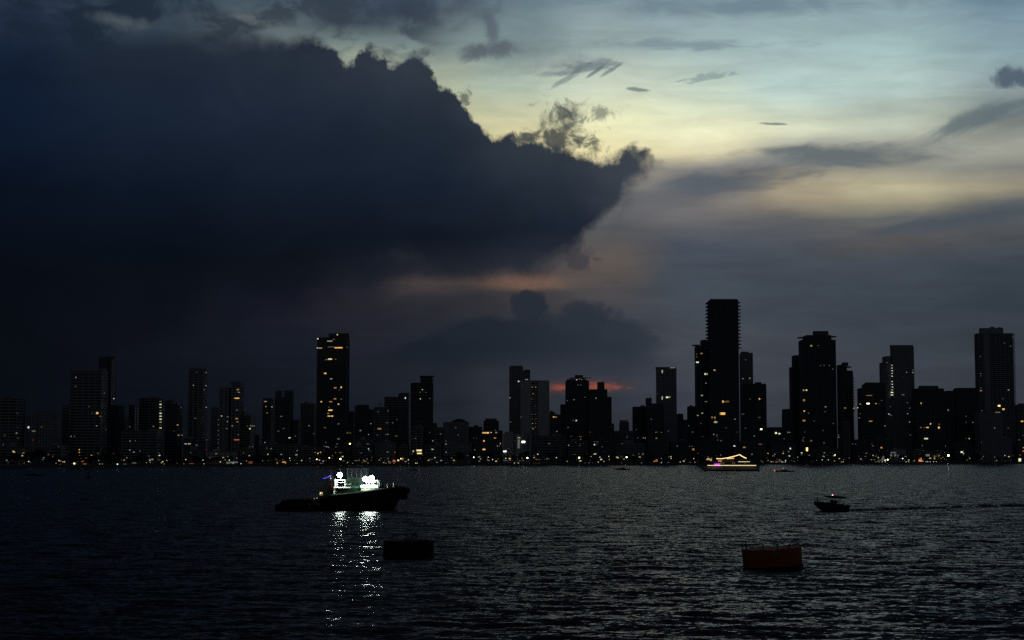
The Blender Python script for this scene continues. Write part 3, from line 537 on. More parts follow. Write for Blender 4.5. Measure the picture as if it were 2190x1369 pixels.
# ------------------------------------------------------------------ lit windows and one glowing strip for a lit facade, read off the photograph: frame, then x y [w h] colour+level
FR = {'1': (0,680,.2483), '2': (380,680,.2483), '3': (740,680,.2483), '4': (1060,680,.2483), '5': (1420,620,.2922), '6': (1790,680,.2483), 'a': (0,920,.2009), 'b': (400,920,.2009), 'c': (800,920,.2009), 'd': (1200,970,.137), 'e': (1460,950,.18265), 'f': (1700,920,.2237)}
WIN = {
'1': "652 513 W2|650 590 w1|980 695 W3|837 820 20 18 O3|795 820 C1|245 943 12 18 W3|290 975 32 12 G1|283 1053 r2|40 1012 w1|155 1035 w1|28 1092 w1|612 1020 W2|640 1020 W1|505 1108 w1|683 1135 O3|683 1158 O3|683 1184 Y3|912 963 w1|900 645 w1|1118 938 W1|1120 1060 W2|1118 1138 W2|1165 1057 w1|1205 1147 w1|1383 745 20 8 Y3|1383 770 20 8 G2|1383 822 20 8 G3|1383 847 20 8 Y3|1383 873 20 9 G3|1383 898 20 8 Y2|1383 925 16 6 O1|1383 948 20 8 Y3|1383 720 20 7 w1|1383 797 16 6 w1|1530 922 16 10 O2|1500 975 O1|1533 1010 Y2|1548 1010 Y1|1568 1010 Y2|1560 773 w1|978 1168 O1|765 765 w1",
'2': "163 468 Y1|245 470 Y2|135 581 Y2|245 583 W2|229 620 w1|245 771 W2|5 922 O2|10 1010 Y2|38 1010 Y2|68 1085 20 8 W2|92 1085 Y3|105 1085 Y3|163 1096 16 8 w1|250 1050 w1|250 1133 R1|518 617 24 10 O2|515 638 w1|528 641 W2|513 692 36 10 O3|490 692 10 10 O2|510 795 O2|378 845 W3|350 878 W1|350 920 w1|350 970 w1|350 1010 w1|350 1048 w1|350 1080 w1|350 1120 w1|428 893 w2|508 868 22 10 O2|515 895 14 8 O2|474 930 W2|522 1005 w1|508 1050 50 10 R2|600 930 Y1|630 930 Y2|643 930 Y2|658 930 Y2|622 955 10 10 G3|620 1110 w1|645 1110 w1|748 720 Y2|757 720 Y2|766 720 Y2|760 764 W2|812 766 14 6 W2|770 818 Y2|892 848 22 8 w1|867 975 16 6 w1|963 1033 18 8 G3|1013 1018 w1|752 1073 W2|806 1075 W2|770 1122 w1|1030 1142 W2|892 1176 14 6 W2|1131 929 W2|1173 997 w1|1207 180 12 10 G3|1375 145 10 10 Y3|1310 200 52 7 G2|1345 185 20 10 O1|1228 260 36 10 G2|1203 258 Y3|1320 250 60 6 w1|1385 257 76 12 O3|1460 253 w1|1312 355 38 12 Y3|1360 357 14 10 O1|1280 360 20 8 w1|1271 478 24 12 O3|1322 525 20 8 w2|1357 602 24 14 O2|1408 598 12 14 O3|1392 622 w1|1355 697 24 10 O2|1408 700 16 6 w1|1237 722 12 12 O3|1318 722 26 10 O2|1385 743 14 12 O3|1304 770 w1|1315 795 38 12 O3|1303 846 26 10 O3|1330 846 20 10 O3|1385 913 16 8 G1|1268 945 20 8 O1|1385 1042 20 12 w1|1275 1072 W1|1262 1105 w1|1280 1108 W2|1295 1112 W2|1300 1118 W1|1460 992 10 10 Y1|1475 985 14 6 Y1|1488 992 10 10 Y1|1183 1160 O2|1230 1158 O3|1360 1160 O2|1397 1162 24 8 Y3|1583 1163 w1",
'3': "658 618 O3|640 640 C1|688 641 12 6 C1|640 697 Y3|720 695 w1|511 690 8 14 W3|361 801 w1|213 911 W2|288 955 36 12 O2|345 903 W1|360 903 w1|270 1010 Y1|195 1005 W2|343 1003 w1|360 1003 W2|187 1085 20 8 w1|194 1128 W3|200 1145 w1|131 1163 w1|358 1155 Y2|428 1018 18 8 O1|440 1018 O1|600 1038 w1|580 1148 10 12 Y3|630 1142 50 16 Y3|632 1167 44 12 Y3|570 1170 C1|757 1058 W2|745 1132 18 10 G2|861 1060 W1|861 1087 W2|863 1157 W2|967 1010 w1|1100 1035 R1|1125 1037 R1|1190 990 36 13 O3|1220 990 24 13 O3|1250 987 W3|1294 988 18 12 O2|1282 1035 22 10 O2|1188 1060 14 14 O3|1188 1133 26 12 O3|1103 1136 O2|1330 1083 8 16 O2|1322 1105 O1|1305 1103 W2|1487 547 14 8 W3|1549 531 W2|1562 531 W2|1413 688 W2|1500 852 W1|1350 1150 28 12 W4|1490 1032 26 8 G2|1528 1068 32 18 W4|1488 1085 22 92 w1|1418 897 w1",
'4': "315 595 O2|345 597 O2|322 653 O2|313 700 R1|345 760 R1|315 830 O1|345 832 O1|315 870 O1|348 868 O1|318 910 O2|345 908 O1|312 940 O1|345 940 O1|322 955 Y2|500 853 16 10 O3|520 855 16 10 O2|515 828 44 6 O1|698 532 14 14 Y3|740 532 24 10 O2|780 527 O2|800 522 O2|722 525 O2|710 577 w1|735 579 W1|675 705 Y2|618 713 w1|770 683 G1|865 692 W2|668 883 12 8 Y1|695 884 12 10 W3|813 984 O1|730 1022 26 6 O1|732 1045 O2|650 1022 w1|629 1097 W2|725 1097 w1|852 1067 W1|876 1067 W1|851 1092 10 10 W3|870 1088 C1|920 1110 w1|503 1005 W1|528 978 W2|460 1083 22 6 w1|1090 1083 w1|1340 873 w1|1380 985 O2|1395 983 O1|1428 987 W1|1385 1037 14 8 O2|1272 1032 W2|1288 1035 W2|1131 1027 w1|1212 962 w1|1225 1033 w1|1435 462 10 30 G2|1435 690 10 32 G2|1477 684 22 14 G3|1498 682 12 14 G2|1510 429 W2|1527 429 W2|1540 429 W2|1565 1103 Y1|1605 1052 w1",
'5': "240 470 Y1|240 490 G1|275 466 16 8 O2|245 530 22 10 G3|302 616 12 14 G3|315 616 10 12 G2|307 683 W2|370 588 18 10 O2|278 773 16 8 G2|308 818 20 8 G1|432 818 12 18 O3|460 818 36 12 O1|432 906 36 20 O3|412 906 8 20 O2|247 919 12 8 G2|280 903 12 8 G2|352 934 10 12 O2|372 934 12 10 O2|378 968 26 14 G2|597 512 w1|578 650 W2|628 647 10 10 O2|630 800 w1|699 798 10 10 O3|573 911 w1|693 934 w1|703 934 w1|712 1020 16 12 Y4|180 995 w1|285 1073 O1|393 1100 w1|418 1104 12 8 G1|515 1143 14 8 W3|588 1153 20 8 O2|705 1130 26 8 O1|215 1168 16 14 O2|187 1145 w1|205 1145 w1|98 1145 w1|1078 410 14 14 O2|1130 408 w1|1145 555 w1|1172 552 W1|1210 554 W1|1235 580 W1|1022 735 14 10 O2|1043 734 12 10 Y3|1025 808 16 16 O2|1027 887 10 8 O3|1025 957 22 12 O2|1183 856 16 10 G1|1100 960 w1|1030 1040 Y1|1022 1083 w1|1077 1105 16 14 O1|1047 1167 14 30 O4|880 1090 W1|908 1043 Y2|922 1043 O2|925 1162 8 12 W3|912 1183 12 8 w1|875 1183 w1|820 1048 14 14 G3|845 1053 14 10 G3",
'6': "70 776 16 8 O2|145 778 50 12 O3|155 770 20 8 R2|170 774 W3|200 742 14 10 O2|268 738 28 12 Y4|335 738 14 10 O2|278 668 56 5 O2|360 740 R1|385 711 Y1|290 890 32 9 O2|422 930 Y2|440 828 W3|460 765 w1|465 838 8 12 Y1|150 985 R1|128 1085 w1|160 1088 w1|383 1118 14 12 R3|420 1117 w1|300 1085 R1|474 408 W3|474 432 W3|475 455 W3|475 478 W3|475 502 W3|475 548 W3|476 572 W3|478 596 W3|476 619 G3|465 642 20 9 G3|465 664 20 9 G3|420 385 12 6 w1|570 662 24 8 G1|600 469 W2|654 448 w1|654 470 W2|607 730 w1|625 778 w1|609 825 W2|625 897 W2|725 735 8 14 O3|806 913 8 14 Y3|780 944 20 9 O3|755 944 16 8 O1|880 915 O2|878 945 14 18 O3|768 1040 36 12 G3|735 1100 8 12 O1|936 1101 W2|958 795 10 10 W2|1235 332 Y1|1237 480 w1|1240 500 w1|1240 605 w1|1240 627 20 8 O2|1113 900 w1|1170 900 14 8 w1|1140 1040 Y3|1110 1038 O1|1443 217 W1|1495 243 w1|1515 165 W1|1478 621 14 8 G2|1429 695 w1|1397 757 22 14 O4|1434 786 22 14 O3|1385 813 46 10 G1|1358 948 O2|1475 950 w1|1248 800 w1|1595 891 22 10 O3|1570 1050 O2|1607 1118 R3|1605 1148 R3",
'a': "795 382 28 18 Y4|880 332 30 14 R2|900 382 40 10 R2|1060 382 Y2|1090 380 Y2|1695 315 30 14 R1|1720 347 12 14 Y2|1430 350 50 8 w1|1330 375 40 6 w1|2040 365 60 10 R1",
'b': "490 343 120 16 w1|430 355 20 22 G1|490 365 16 22 C2|675 355 44 30 R1|960 350 14 20 O2|1030 340 42 8 O3|1050 355 10 16 O2|1430 355 30 8 w1|1800 325 40 10 Y1|2092 345 20 8 Y2",  # the widest pane is lamplight on a low facade, put in as emission
'c': "255 312 22 36 O4|215 328 34 26 R2|305 305 18 24 O2|165 345 30 20 Y1|670 342 26 8 G1|600 310 60 5 w1|1745 312 56 7 R2|1400 322 44 8 G1",
'd': "1490 110 36 44 R2|2080 137 28 12 Y2|2015 135 24 10 Y1",
'e': "1045 207 52 5 O2|1100 210 30 12 R2|1140 200 50 14 O1",
'f': "940 215 60 10 w1|920 240 16 24 w1|960 240 16 24 w1|990 250 16 30 w1|1203 268 42 7 O4|1200 290 38 26 R3|1140 290 18 26 Y1|1335 262 14 40 O2|1270 240 40 24 w1|1595 210 24 14 G3|1612 222 10 20 G2|1685 268 20 14 Y3|1718 260 18 14 W3|2150 285 26 34 G3|2185 168 R3|2185 200 R3|2155 237 R2|850 270 60 50 w1",
}
LAMPS = {
'a': "305 333 W3|627 323 Y3|597 352 W2|1050 323 W2|1322 318 W2|1293 315 w1|1250 365 C4|1560 345 Y2|1600 345 Y2|1427 343 w1|1733 335 Y3|1747 373 W2|1978 313 Y3|1885 350 w1|1957 370 Y2|640 375 w1|325 345 G1|910 295 w1|87 345 w1",
'b': "170 320 Y3|180 383 O3|355 338 G3|407 315 w2|450 320 Y3|455 350 w2|530 298 w2|573 370 W3|632 328 Y2|803 325 Y2|865 325 w1|990 323 Y1|1020 313 O2|1092 298 W3|1100 323 W2|1220 323 G3|1307 300 Y2|1382 310 Y4|1482 323 w1|1514 295 Y4|1545 300 w1|1633 307 Y5|1310 332 G1|1172 362 W2|1832 320 W2|1880 313 w1|1862 343 w1|1965 322 w1|1762 365 W2|1927 348 Y2|2140 300 Y2|2145 330 Y2|2117 370 Y2|1735 145 O5",
'c': "100 345 Y2|150 300 Y2|285 303 Y4|365 317 W3|368 363 Y2|442 360 Y3|458 358 Y3|212 365 Y2|490 300 w1|647 293 W3|827 298 W2|1062 288 W4|1217 288 W3|1207 312 Y2|1262 313 W3|1403 299 W3|1453 323 w1|1530 303 Y1|1552 325 Y2|1587 323 Y2|1575 298 W2|1632 295 W5|1706 291 W2|1818 312 W1|1866 307 W1|1942 293 W3|1495 365 Y3|1535 365 Y3|1697 362 Y1|1725 362 Y1|1757 373 C1|1655 365 Y1|845 365 O1|765 370 w1",
'd': "282 65 Y5|605 57 W3|622 72 O2|745 45 W3|672 120 W1|455 107 w1|1022 57 Y5|1035 65 O2|943 155 R2|1255 147 W2|437 157 W2|490 158 w1|375 160 w1|1567 78 W2|1567 142 W3|1672 141 Y2|1718 75 Y3|1860 133 Y3|2072 80 Y3|2130 118 W1",
'e': "447 127 W2|390 137 w1|985 162 W1|1055 137 W2|1072 137 W2|920 197 Y2|937 210 Y2|1107 176 B2|1137 183 B3|1163 207 W3|1205 190 W3|1203 208 W3|1178 225 Y2|1178 210 W2|1300 162 W1|1345 150 w2|1345 190 w1|1278 190 w1|1512 223 C1|1568 188 Y2|1635 183 W3|1706 183 W3|1785 125 Y4|1885 182 Y2|1880 212 Y3|1860 222 O3|605 22 W3",
'f': "28 260 w2|207 289 Y1|520 265 Y2|610 250 w1|675 250 W2|645 288 w1|760 282 W2|797 262 G3|775 308 Y2|808 308 W2|835 308 G3|865 308 W3|862 287 G4|887 282 G5|1030 272 W4|1053 251 W3|1065 251 W2|1087 285 W2|1062 306 G3|1087 306 G3|1255 306 W3|1270 306 W3|1293 306 G3|1325 306 W3|1352 306 W3|1468 242 Y6|1375 272 w1|1800 250 W2|1910 257 W2|1915 300 Y1|2007 243 W3|2065 290 Y1|1440 150 W2|780 238 w1",
}
LV = {1: .02, 2: .06, 3: .17, 4: .45, 5: .85, 6: 1.4}
def parse(s, fr):
    x0, y0, k = FR[fr]
    for e in s.split('|'):
        p = e.split(); c, l = p[-1][0], int(p[-1][1]); w, h = (float(p[2])*k, float(p[3])*k) if len(p) == 5 else (8*.2483, 7*.2483)
        yield x0+float(p[0])*k, y0+float(p[1])*k, w, h, c, l
BLK.sort(key=lambda b: b[0])
LAMPQ = []
for fr, s in WIN.items():
    for u, v, w, h, c, l in parse(s, fr):
        hit = [b for b in BLK if b[1]-1 <= u <= b[2]+1 and v >= b[3]-1]
        if not hit:
            LAMPQ.append((u, v, c, l)); continue
        Y0, u0, u1, vt, root = hit[0]
        # a lit opening, in one case a lit stretch of facade, as an emissive pane 10 cm proud of the bands
        hw = w/2; uu = min(max(u, u0+hw+.3), u1-hw-.3) if u1-u0 > w+1 else (u0+u1)/2
        p = P(uu, v, Y0-.25) - root.location; k = (Y0)/F
        al = LV[l]*random.uniform(.8, 1.2)
        inst('window', UNIT, root, (p.x, p.y, max(p.z, h*k/2+.2)), (w*k*.88, .2, h*k*.82), (0,0,0), COLS[c] + (al,))
# faint random rooms so that facades are not dead (dim, small)
for Y0, u0, u1, vt, root in BLK:
    A = (u1-u0)*(985-vt); n = int(A/2600*random.uniform(.3,1.4))
    for i in range(n):
        u = random.uniform(u0+3, u1-3); v = random.uniform(max(vt+8, 880), 978)
        if next((b for b in BLK if b[1] <= u <= b[2] and v >= b[3]))[4] is not root: continue
        p = P(u, v, Y0-.25) - root.location
        if p.z < 1: continue
        inst('window', UNIT, root, p, (random.uniform(1,2.2), .2, 1.1), (0,0,0), COLS[random.choice('wwWYOO')] + (random.choice([.01,.015,.03]),))

# many small warm openings low on the waterfront blocks
for i in range(190):
    u = random.uniform(5, 2185); v = random.triangular(964, 990, 985)
    hit = [b for b in BLK if b[1]+2 <= u <= b[2]-2 and v >= b[3]+3]
    if not hit: continue
    Y0, u0, u1, vt, root = hit[0]; p = P(u, v, Y0-.25) - root.location
    if p.z < .8: continue
    inst('window', UNIT, root, p, (random.uniform(.8,2.4), .2, random.uniform(.6,1.1)), (0,0,0), COLS[random.choice('YYOOwWG')] + (random.choice([.02,.04,.06,.1,.16]),))
# ------------------------------------------------------------------ lamps along the shore
POLE = MB().tube([(0,0,0),(0,0,1)], 1, 8, .6).mesh('pole', MC['metal'])
CAP = MB().tube([(0,0,.6),(0,0,1.05)], .9, 10, .25).mesh('lamp_cap', MC['metal'])
items = []
for fr, s in LAMPS.items():
    for u, v, w, h, c, l in parse(s, fr): items.append((u, v, c, l))
items += LAMPQ; items.sort()
CN = {'W': 'white', 'w': 'dim white', 'Y': 'warm yellow', 'O': 'amber', 'R': 'orange', 'r': 'red', 'G': 'greenish white', 'C': 'blue-green', 'B': 'violet blue'}
cnt = {}; rows_ = []
for u, v, c, l in items:
    ld = near(u)[2]; tall = v < 984.5
    key = (ld, tall, c); cnt.setdefault(key, []).append(u); rows_.append((u, v, c, l, ld, tall, key, len(cnt[key])-1))
for u, v, c, l, ld, tall, key, i in rows_:
    Ys_ = shoreY(u) + (14 if tall else 5) ; p = P(u, v, Ys_); hh = max(p.z - GZ, .8)
    if hh > 16:      # higher lamps stand further back on masts
        pass
    nm_ = 'street_lamp' if tall else 'promenade_lamp'
    lab = f"{CN[c]} {'street lamp' if tall else 'low quay lamp'} below {ld}"
    if len(cnt[key]) > 1: lab += f", {ordinal(i)} from left"
    rt = thing(nm_, lab, 'street lamp' if tall else 'lamp', (p.x, Ys_, GZ), 0, 'lamps along the far shore')
    r = {1: .38, 2: .43, 3: .52, 4: .7, 5: .95, 6: 1.4}[l]
    inst('pole', POLE, rt, (0,0,0), (.12,.12,hh-r*.6)); inst('lamp_cap', CAP, rt, (0,0,hh), (r,r,r))
    inst('lamp_globe', GLOBE, rt, (0,0,hh), (r*.92,r*.92,r*.92), (0,0,0), COLS[c] + (LV[l]*1.3,))

# ------------------------------------------------------------------ trees along the shore
def crown_mesh(seed, n, rx, rz, zc, leaf=.9):
    rs = random.Random(seed); m = MB()
    lobes = [(rs.uniform(-.5,.5)*rx, rs.uniform(-.5,.5)*rx, zc+rs.uniform(-.45,.5)*rz, rs.uniform(.4,.65)) for _ in range(7)]
    for i in range(n):
        lx, ly, lz, lr = rs.choice(lobes)
        while True:
            d = Vector((rs.uniform(-1,1), rs.uniform(-1,1), rs.uniform(-1,1)))
            if .35 < d.length < 1: break
        c = Vector((lx + d.x*rx*lr, ly + d.y*rx*lr, lz + d.z*rz*lr)); a = Vector((rs.gauss(0,1), rs.gauss(0,1), rs.gauss(0,1))).normalized()
        b_ = a.cross(Vector((rs.gauss(0,1), rs.gauss(0,1), rs.gauss(0,1)))).normalized(); s_ = leaf*rs.uniform(.5,1.2); k = len(m.v)
        m.v += [tuple(c-a*s_), tuple(c-b_*s_*.5), tuple(c+a*s_), tuple(c+b_*s_*.5)]; m.f.append((k,k+1,k+2,k+3))
    return m.mesh('crown', MC['leaf'])
def trunk_mesh(h, r):
    m = MB().tube([(0,0,0),(.1,0,h*.5),(0,.1,h)], r, 8, r*.55)
    for k in range(4):
        t_ = k*1.6; m.tube([(0,0,h*.7),(math.cos(t_)*h*.28, math.sin(t_)*h*.28, h*1.15)], r*.4, 6, r*.15)
    return m.mesh('trunk', MC['bark'])
CR = [crown_mesh(i, 420, 4.6, 3.6, 6.6) for i in range(4)]; TR = trunk_mesh(5.0, .35)
def palm_crown(seed):
    rs = random.Random(seed); m = MB()
    for k in range(15):
        t_ = k*2.4 + rs.uniform(-.2,.2); up = rs.uniform(.1,1.1); L = rs.uniform(2.8,3.8); prev = None
        for j in range(6):
            q = j/5; x = L*q; z = up*q*2.2 - 2.6*q*q; w = .55*math.sin(math.pi*min(1, q*.9+.12)) + .05
            c, s_ = math.cos(t_), math.sin(t_); k0 = len(m.v)
            m.v += [(c*x - s_*w, s_*x + c*w, 9+z-.25*w), (c*x, s_*x, 9+z), (c*x + s_*w, s_*x - c*w, 9+z-.25*w)]
            if j: m.f += [(k0-3,k0-2,k0+1,k0), (k0-2,k0-1,k0+2,k0+1)]
    return m.mesh('crown', MC['leaf'])
PC = [palm_crown(i) for i in range(3)]; PT = MB().tube([(0,0,0),(.25,0,3),(.15,.1,6),(0,0,9)], .24, 8, .15).mesh('trunk', MC['bark'])
tl = []; u = -20.0
rt_ = random.Random(3)
while u < 2215:
    pk = .35 if u < 900 else .55
    tl.append((u, 'p' if rt_.random() < pk else 't', rt_.uniform(.75, 1.25))); u += rt_.uniform(9, 19)
tl += [(88,'t',2.1),(70,'t',1.5),(38,'t',1.5),(165,'t',1.6),(560,'t',1.3),(590,'t',1.4),(980,'t',1.5),(1010,'t',1.6),(1045,'t',1.7),(1120,'t',1.6),(1180,'t',1.5),(700,'t',1.6),(722,'t',1.5),(2090,'t',1.4)]
tl.sort(); cn2 = {}
for u, kd, sc in tl:
    big = sc > 1.28; key = (near(u)[2], kd, big); cn2.setdefault(key, []).append(u)
seen = {}
for u, kd, sc in tl:
    big = sc > 1.28; key = (near(u)[2], kd, big); i = seen.get(key, 0); seen[key] = i+1
    Yt = shoreY(u) + rt_.uniform(20, 42); x = (u-CU)/F*Yt
    lab = ('palm tree' if kd == 'p' else 'big dark tree' if big else 'small dark tree') + ' below ' + key[0]
    if len(cn2[key]) > 1: lab += f', {ordinal(i)} from left'
    rt = thing('palm_tree' if kd == 'p' else 'broadleaf_tree', lab, 'palm' if kd == 'p' else 'tree', (x, Yt, GZ), rt_.uniform(0,6.28), 'palms on the far shore' if kd == 'p' else 'trees on the far shore')
    rt.scale = (sc, sc, sc*rt_.uniform(.8,1.0))
    if kd == 'p': inst('trunk', PT, rt); inst('crown', rt_.choice(PC), rt)
    else: inst('trunk', TR, rt); inst('crown', rt_.choice(CR), rt)

# ------------------------------------------------------------------ boats
def hull(L, B, sheer, keel, beam, n=24, mat_=None, parent=None, name='hull', flare=.8, rake=None, deck_drop=.5):
    """loft: x runs 0 (stern) .. L (bow); sheer/keel/beam are functions of x/L"""
    m = MB(); rows = []
    for i in range(n+1):
        s_ = i/n; zs, zk, hb = sheer(s_), keel(s_), beam(s_)*B/2; rk = rake(s_) if rake else 0
        sec = []
        for (fy, fz) in ((0,0),(.55,.12),(flare,.4),(.93,.75),(1,1)):
            sec.append((s_*L - rk*(1-fz), fy*hb, zk + (zs-zk)*fz))
        inn = [(s_*L, hb*.90, zs), (s_*L, hb*.90, zs-deck_drop), (s_*L, 0, zs-deck_drop)]
        row = [(x, -y, z) for x, y, z in reversed(sec)] + sec[1:]
        row = [(x,-y,z) for x,y,z in reversed(inn)][0:1] and [inn[2]] + [(x,-y,z) for x,y,z in (inn[1], inn[0])] + row + inn[:2] 
        rows.append(row)
    k = len(rows[0])
    for r_ in rows: m.v += r_
    for i in range(n):
        for j in range(k):
            j2 = (j+1) % k; m.f.append((i*k+j, i*k+j2, (i+1)*k+j2, (i+1)*k+j))
    m.f.append(tuple(range(k))); m.f.append(tuple(n*k+j for j in reversed(range(k))))
    return m.build(name, mat_, parent)
def lerp(pts):
    def f(s_):
        for (a, va_), (b_, vb_) in zip(pts, pts[1:]):
            if s_ <= b_: return va_ + (vb_-va_)*(s_-a)/(b_-a)
        return pts[-1][1]
    return f
# --- tug
K = 379/F
def TX(u): return (u-595)*K
def TZ(v): return (1092-v)*K
tug = thing('tugboat', 'black-hulled tugboat with white floodlights blazing round its wheelhouse', 'tugboat', ((598.5-CU)/F*384, 384, 0))
L = TX(868)
hull(L, 10.4, lerp([(0,TZ(1078)),(.045,TZ(1078)),(.05,TZ(1069)),(.34,TZ(1067)),(.44,TZ(1057)),(.62,TZ(1052)),(.76,TZ(1046)),(.86,TZ(1042)),(1,TZ(1042))]),
     lambda s_: -1.6 if s_ < .9 else -1.6 + 2.4*((s_-.9)/.1)**2, lerp([(0,.82),(.1,.93),(.3,1),(.7,1),(.85,.86),(.94,.55),(1,.12)]), 40, MC['hull'], tug, 'hull', .86, lambda s_: 2.4*max(0,(s_-.8)/.2)**2, .9)
m = MB()
pts_ = []
for i in range(25):
    s_ = .42 + .58*i/24
    hb = lerp([(0,.82),(.1,.93),(.3,1),(.7,1),(.85,.86),(.94,.55),(1,.12)])(s_)*5.2
    pts_.append((s_*L, hb, lerp([(.3,TZ(1070)),(.44,TZ(1060)),(.62,TZ(1055)),(.76,TZ(1049)),(.86,TZ(1046)),(1,TZ(1046))])(s_)))
m.tube([(x,-y-.1,z) for x,y,z in pts_] + [(L+.35,0,pts_[-1][2])] + [(x,y+.1,z) for x,y,z in reversed(pts_)], .36, 10)
m.build('rubber_fender', MC['rubber'], tug, True)
MB().tube([(L+.1,-1.4,TZ(1050)),(L+.45,0,TZ(1050)),(L+.1,1.4,TZ(1050))], .75, 12).build('bow_fender', MC['rubber'], tug, True)
MB().tube([(L-.6,-1.2,TZ(1062)),(L-.15,0,TZ(1062)),(L-.6,1.2,TZ(1062))], .8, 12).build('bow_fender', MC['rubber'], tug, True)
MB().box(-.35, .05, -3.6, 3.6, -.3, TZ(1079)).build('stern_fender', MC['rubber'], tug)
for uu in (610,628,646,664,682,704,724,744,764,784,804,824):
    zz = lerp([(0,TZ(1084)),(.34,TZ(1082)),(.6,TZ(1074)),(.9,TZ(1066))])((uu-595)/277)
    hb = lerp([(0,.82),(.1,.93),(.3,1),(.7,1),(.85,.86)])((uu-595)/277)*5.2
    MB().torus((TX(uu), -hb-.15, zz), .55, .22, 'y').build('tyre_fender', MC['rubber'], tug, True)
# deckhouse
dz = TZ(1059)
MB().prism([(TX(721),TZ(1066)),(TX(800),TZ(1060)),(TX(806),TZ(1050)),(TX(806),TZ(1043.5)),(TX(721),TZ(1043.5))], -3.3, 3.3).build('deckhouse', MC['darkgreen'], tug)
MB().box(TX(717), TX(753), -3.8, 3.8, TZ(1043.4), TZ(1041.2)).box(TX(775), TX(812), -3.9, 3.9, TZ(1043.4), TZ(1037)).build('upper_deck', MC['tugwhite'], tug)
MB().box(TX(753)+.01, TX(775)-.01, -3.4, 3.4, TZ(1043.4), TZ(1040)).build('deck_plate', MC['green'], tug)
MB().box(TX(776), TX(806), -3.7, 3.7, TZ(1048.5), TZ(1043.6)).build('bulwark_panel', mat('pale_green_paint', (.4,.5,.3), .6), tug)
MB().box(TX(742), TX(780), -2.3, 2.3, TZ(1040.5), TZ(1025)).build('accommodation', MC['darkgreen'], tug)
for uu in (749,758,767): MB().tube([(TX(uu),-2.36,TZ(1034)),(TX(uu),-2.26,TZ(1034))], .22, 12).build('porthole', MC['glass'], tug)
# wheelhouse: slanted glazing between posts
b0, b1, t0, t1 = TX(746), TX(784), TX(745), TX(788)
zb, zt = TZ(1025), TZ(1004)
MB().prism([(b0,zb),(b1,zb),(b1+.3,TZ(1021.5)),(b0,TZ(1021.5))], -2.4, 2.4).build('wheelhouse_wall', MC['housepaint'], tug)
MB().prism([(b0+.1,TZ(1021.4)),(b1+.15,TZ(1021.4)),(t1-.15,zt),(t0+.1,zt)], -2.25, 2.25).build('window', MC['glass'], tug)
posts = MB()
for q in (0,.22,.46,.7,.97):
    xb_, xt_ = b0+(b1+.25-b0)*q, t0+(t1-t0)*q
    for yy in (-2.34, 2.34): posts.tube([(xb_,yy,TZ(1021.5)),(xt_,yy,zt)], .10, 6)
for yy in (-1.2,0,1.2): posts.tube([(b1+.25,yy,TZ(1021.5)),(t1-.05,yy,zt)], .10, 6)
posts.build('window_frame', MC['housepaint'], tug)
MB().box(t0-.3, t1+.25, -2.7, 2.7, zt, TZ(1002)).build('wheelhouse_roof', MC['housepaint'], tug)
MB().ball((TX(768), 0, TZ(1002)), 1.0, 14, 8, .8).build('radar_dome', MC['boatwhite'], tug, True)
MB().tube([(TX(760),.2,TZ(1002)),(TX(760),.2,TZ(990))], .1, 6).tube([(TX(754),.2,TZ(996)),(TX(766),.2,TZ(996))], .1, 6).build('radar_mast', MC['metal'], tug)
# funnels + raked mast
MB().prism([(TX(692),TZ(1068)),(TX(719),TZ(1062)),(TX(716),TZ(1024)),(TX(699),TZ(1024))], -1.9, -.5).build('funnel', MC['hull'], tug)
MB().prism([(TX(692),TZ(1068)),(TX(719),TZ(1062)),(TX(716),TZ(1024)),(TX(699),TZ(1024))], .5, 1.9).build('funnel', MC['hull'], tug)
MB().box(TX(709), TX(713), -1.95, -1.903, TZ(1047), TZ(1034)).build('funnel_stripe', MC['red'], tug)
MB().tube([(TX(711),0,TZ(1024)),(TX(707),0,TZ(1010)),(TX(701),0,TZ(996))], .38, 8, .16).tube([(TX(704),0,TZ(1004)),(TX(697),0,TZ(1012))], .14, 6).build('raked_mast', MC['hull'], tug)
MB().prism([(TX(688),TZ(1026)),(TX(710),TZ(1019)),(TX(710),TZ(1017.5)),(TX(688),TZ(1025))], -2.2, 1).build('canopy', MC['hull'], tug)
BL = MB()
for q in range(9): BL.ball((TX(693+q*1.9), -2.3, TZ(1023.6-q*.62)), .10, 6, 4)
BL.ball((TX(708),-2.4,TZ(1018)), .2, 8, 6); BL.build('blue_light', MC['blue'], tug)
MB().box(TX(686), TX(698), -2.4, 2.4, TZ(1069), TZ(1045)).build('winch_house', MC['hull'], tug)
MB().torus((TX(689), -2.6, TZ(1056)), .36, .12, 'y').build('lifebuoy', mat('lifebuoy', (.8,.62,.35), .6), tug, True)
inst('deck_lamp', GLOBE, tug, (TX(689), -2.95, TZ(1054.5)), (.12,.12,.12), (0,0,0), COLS['Y']+(.5,))
for (uu, vv, r_, c) in ((681,1065,.10,'O'),(705,1066,.13,'Y'),(710,1023,.16,'O'),(675,1066,.07,'w')):
    inst('deck_lamp', GLOBE, tug, (TX(uu), -2.9, TZ(vv)), (r_,)*3, (0,0,0), COLS[c]+(.16,))
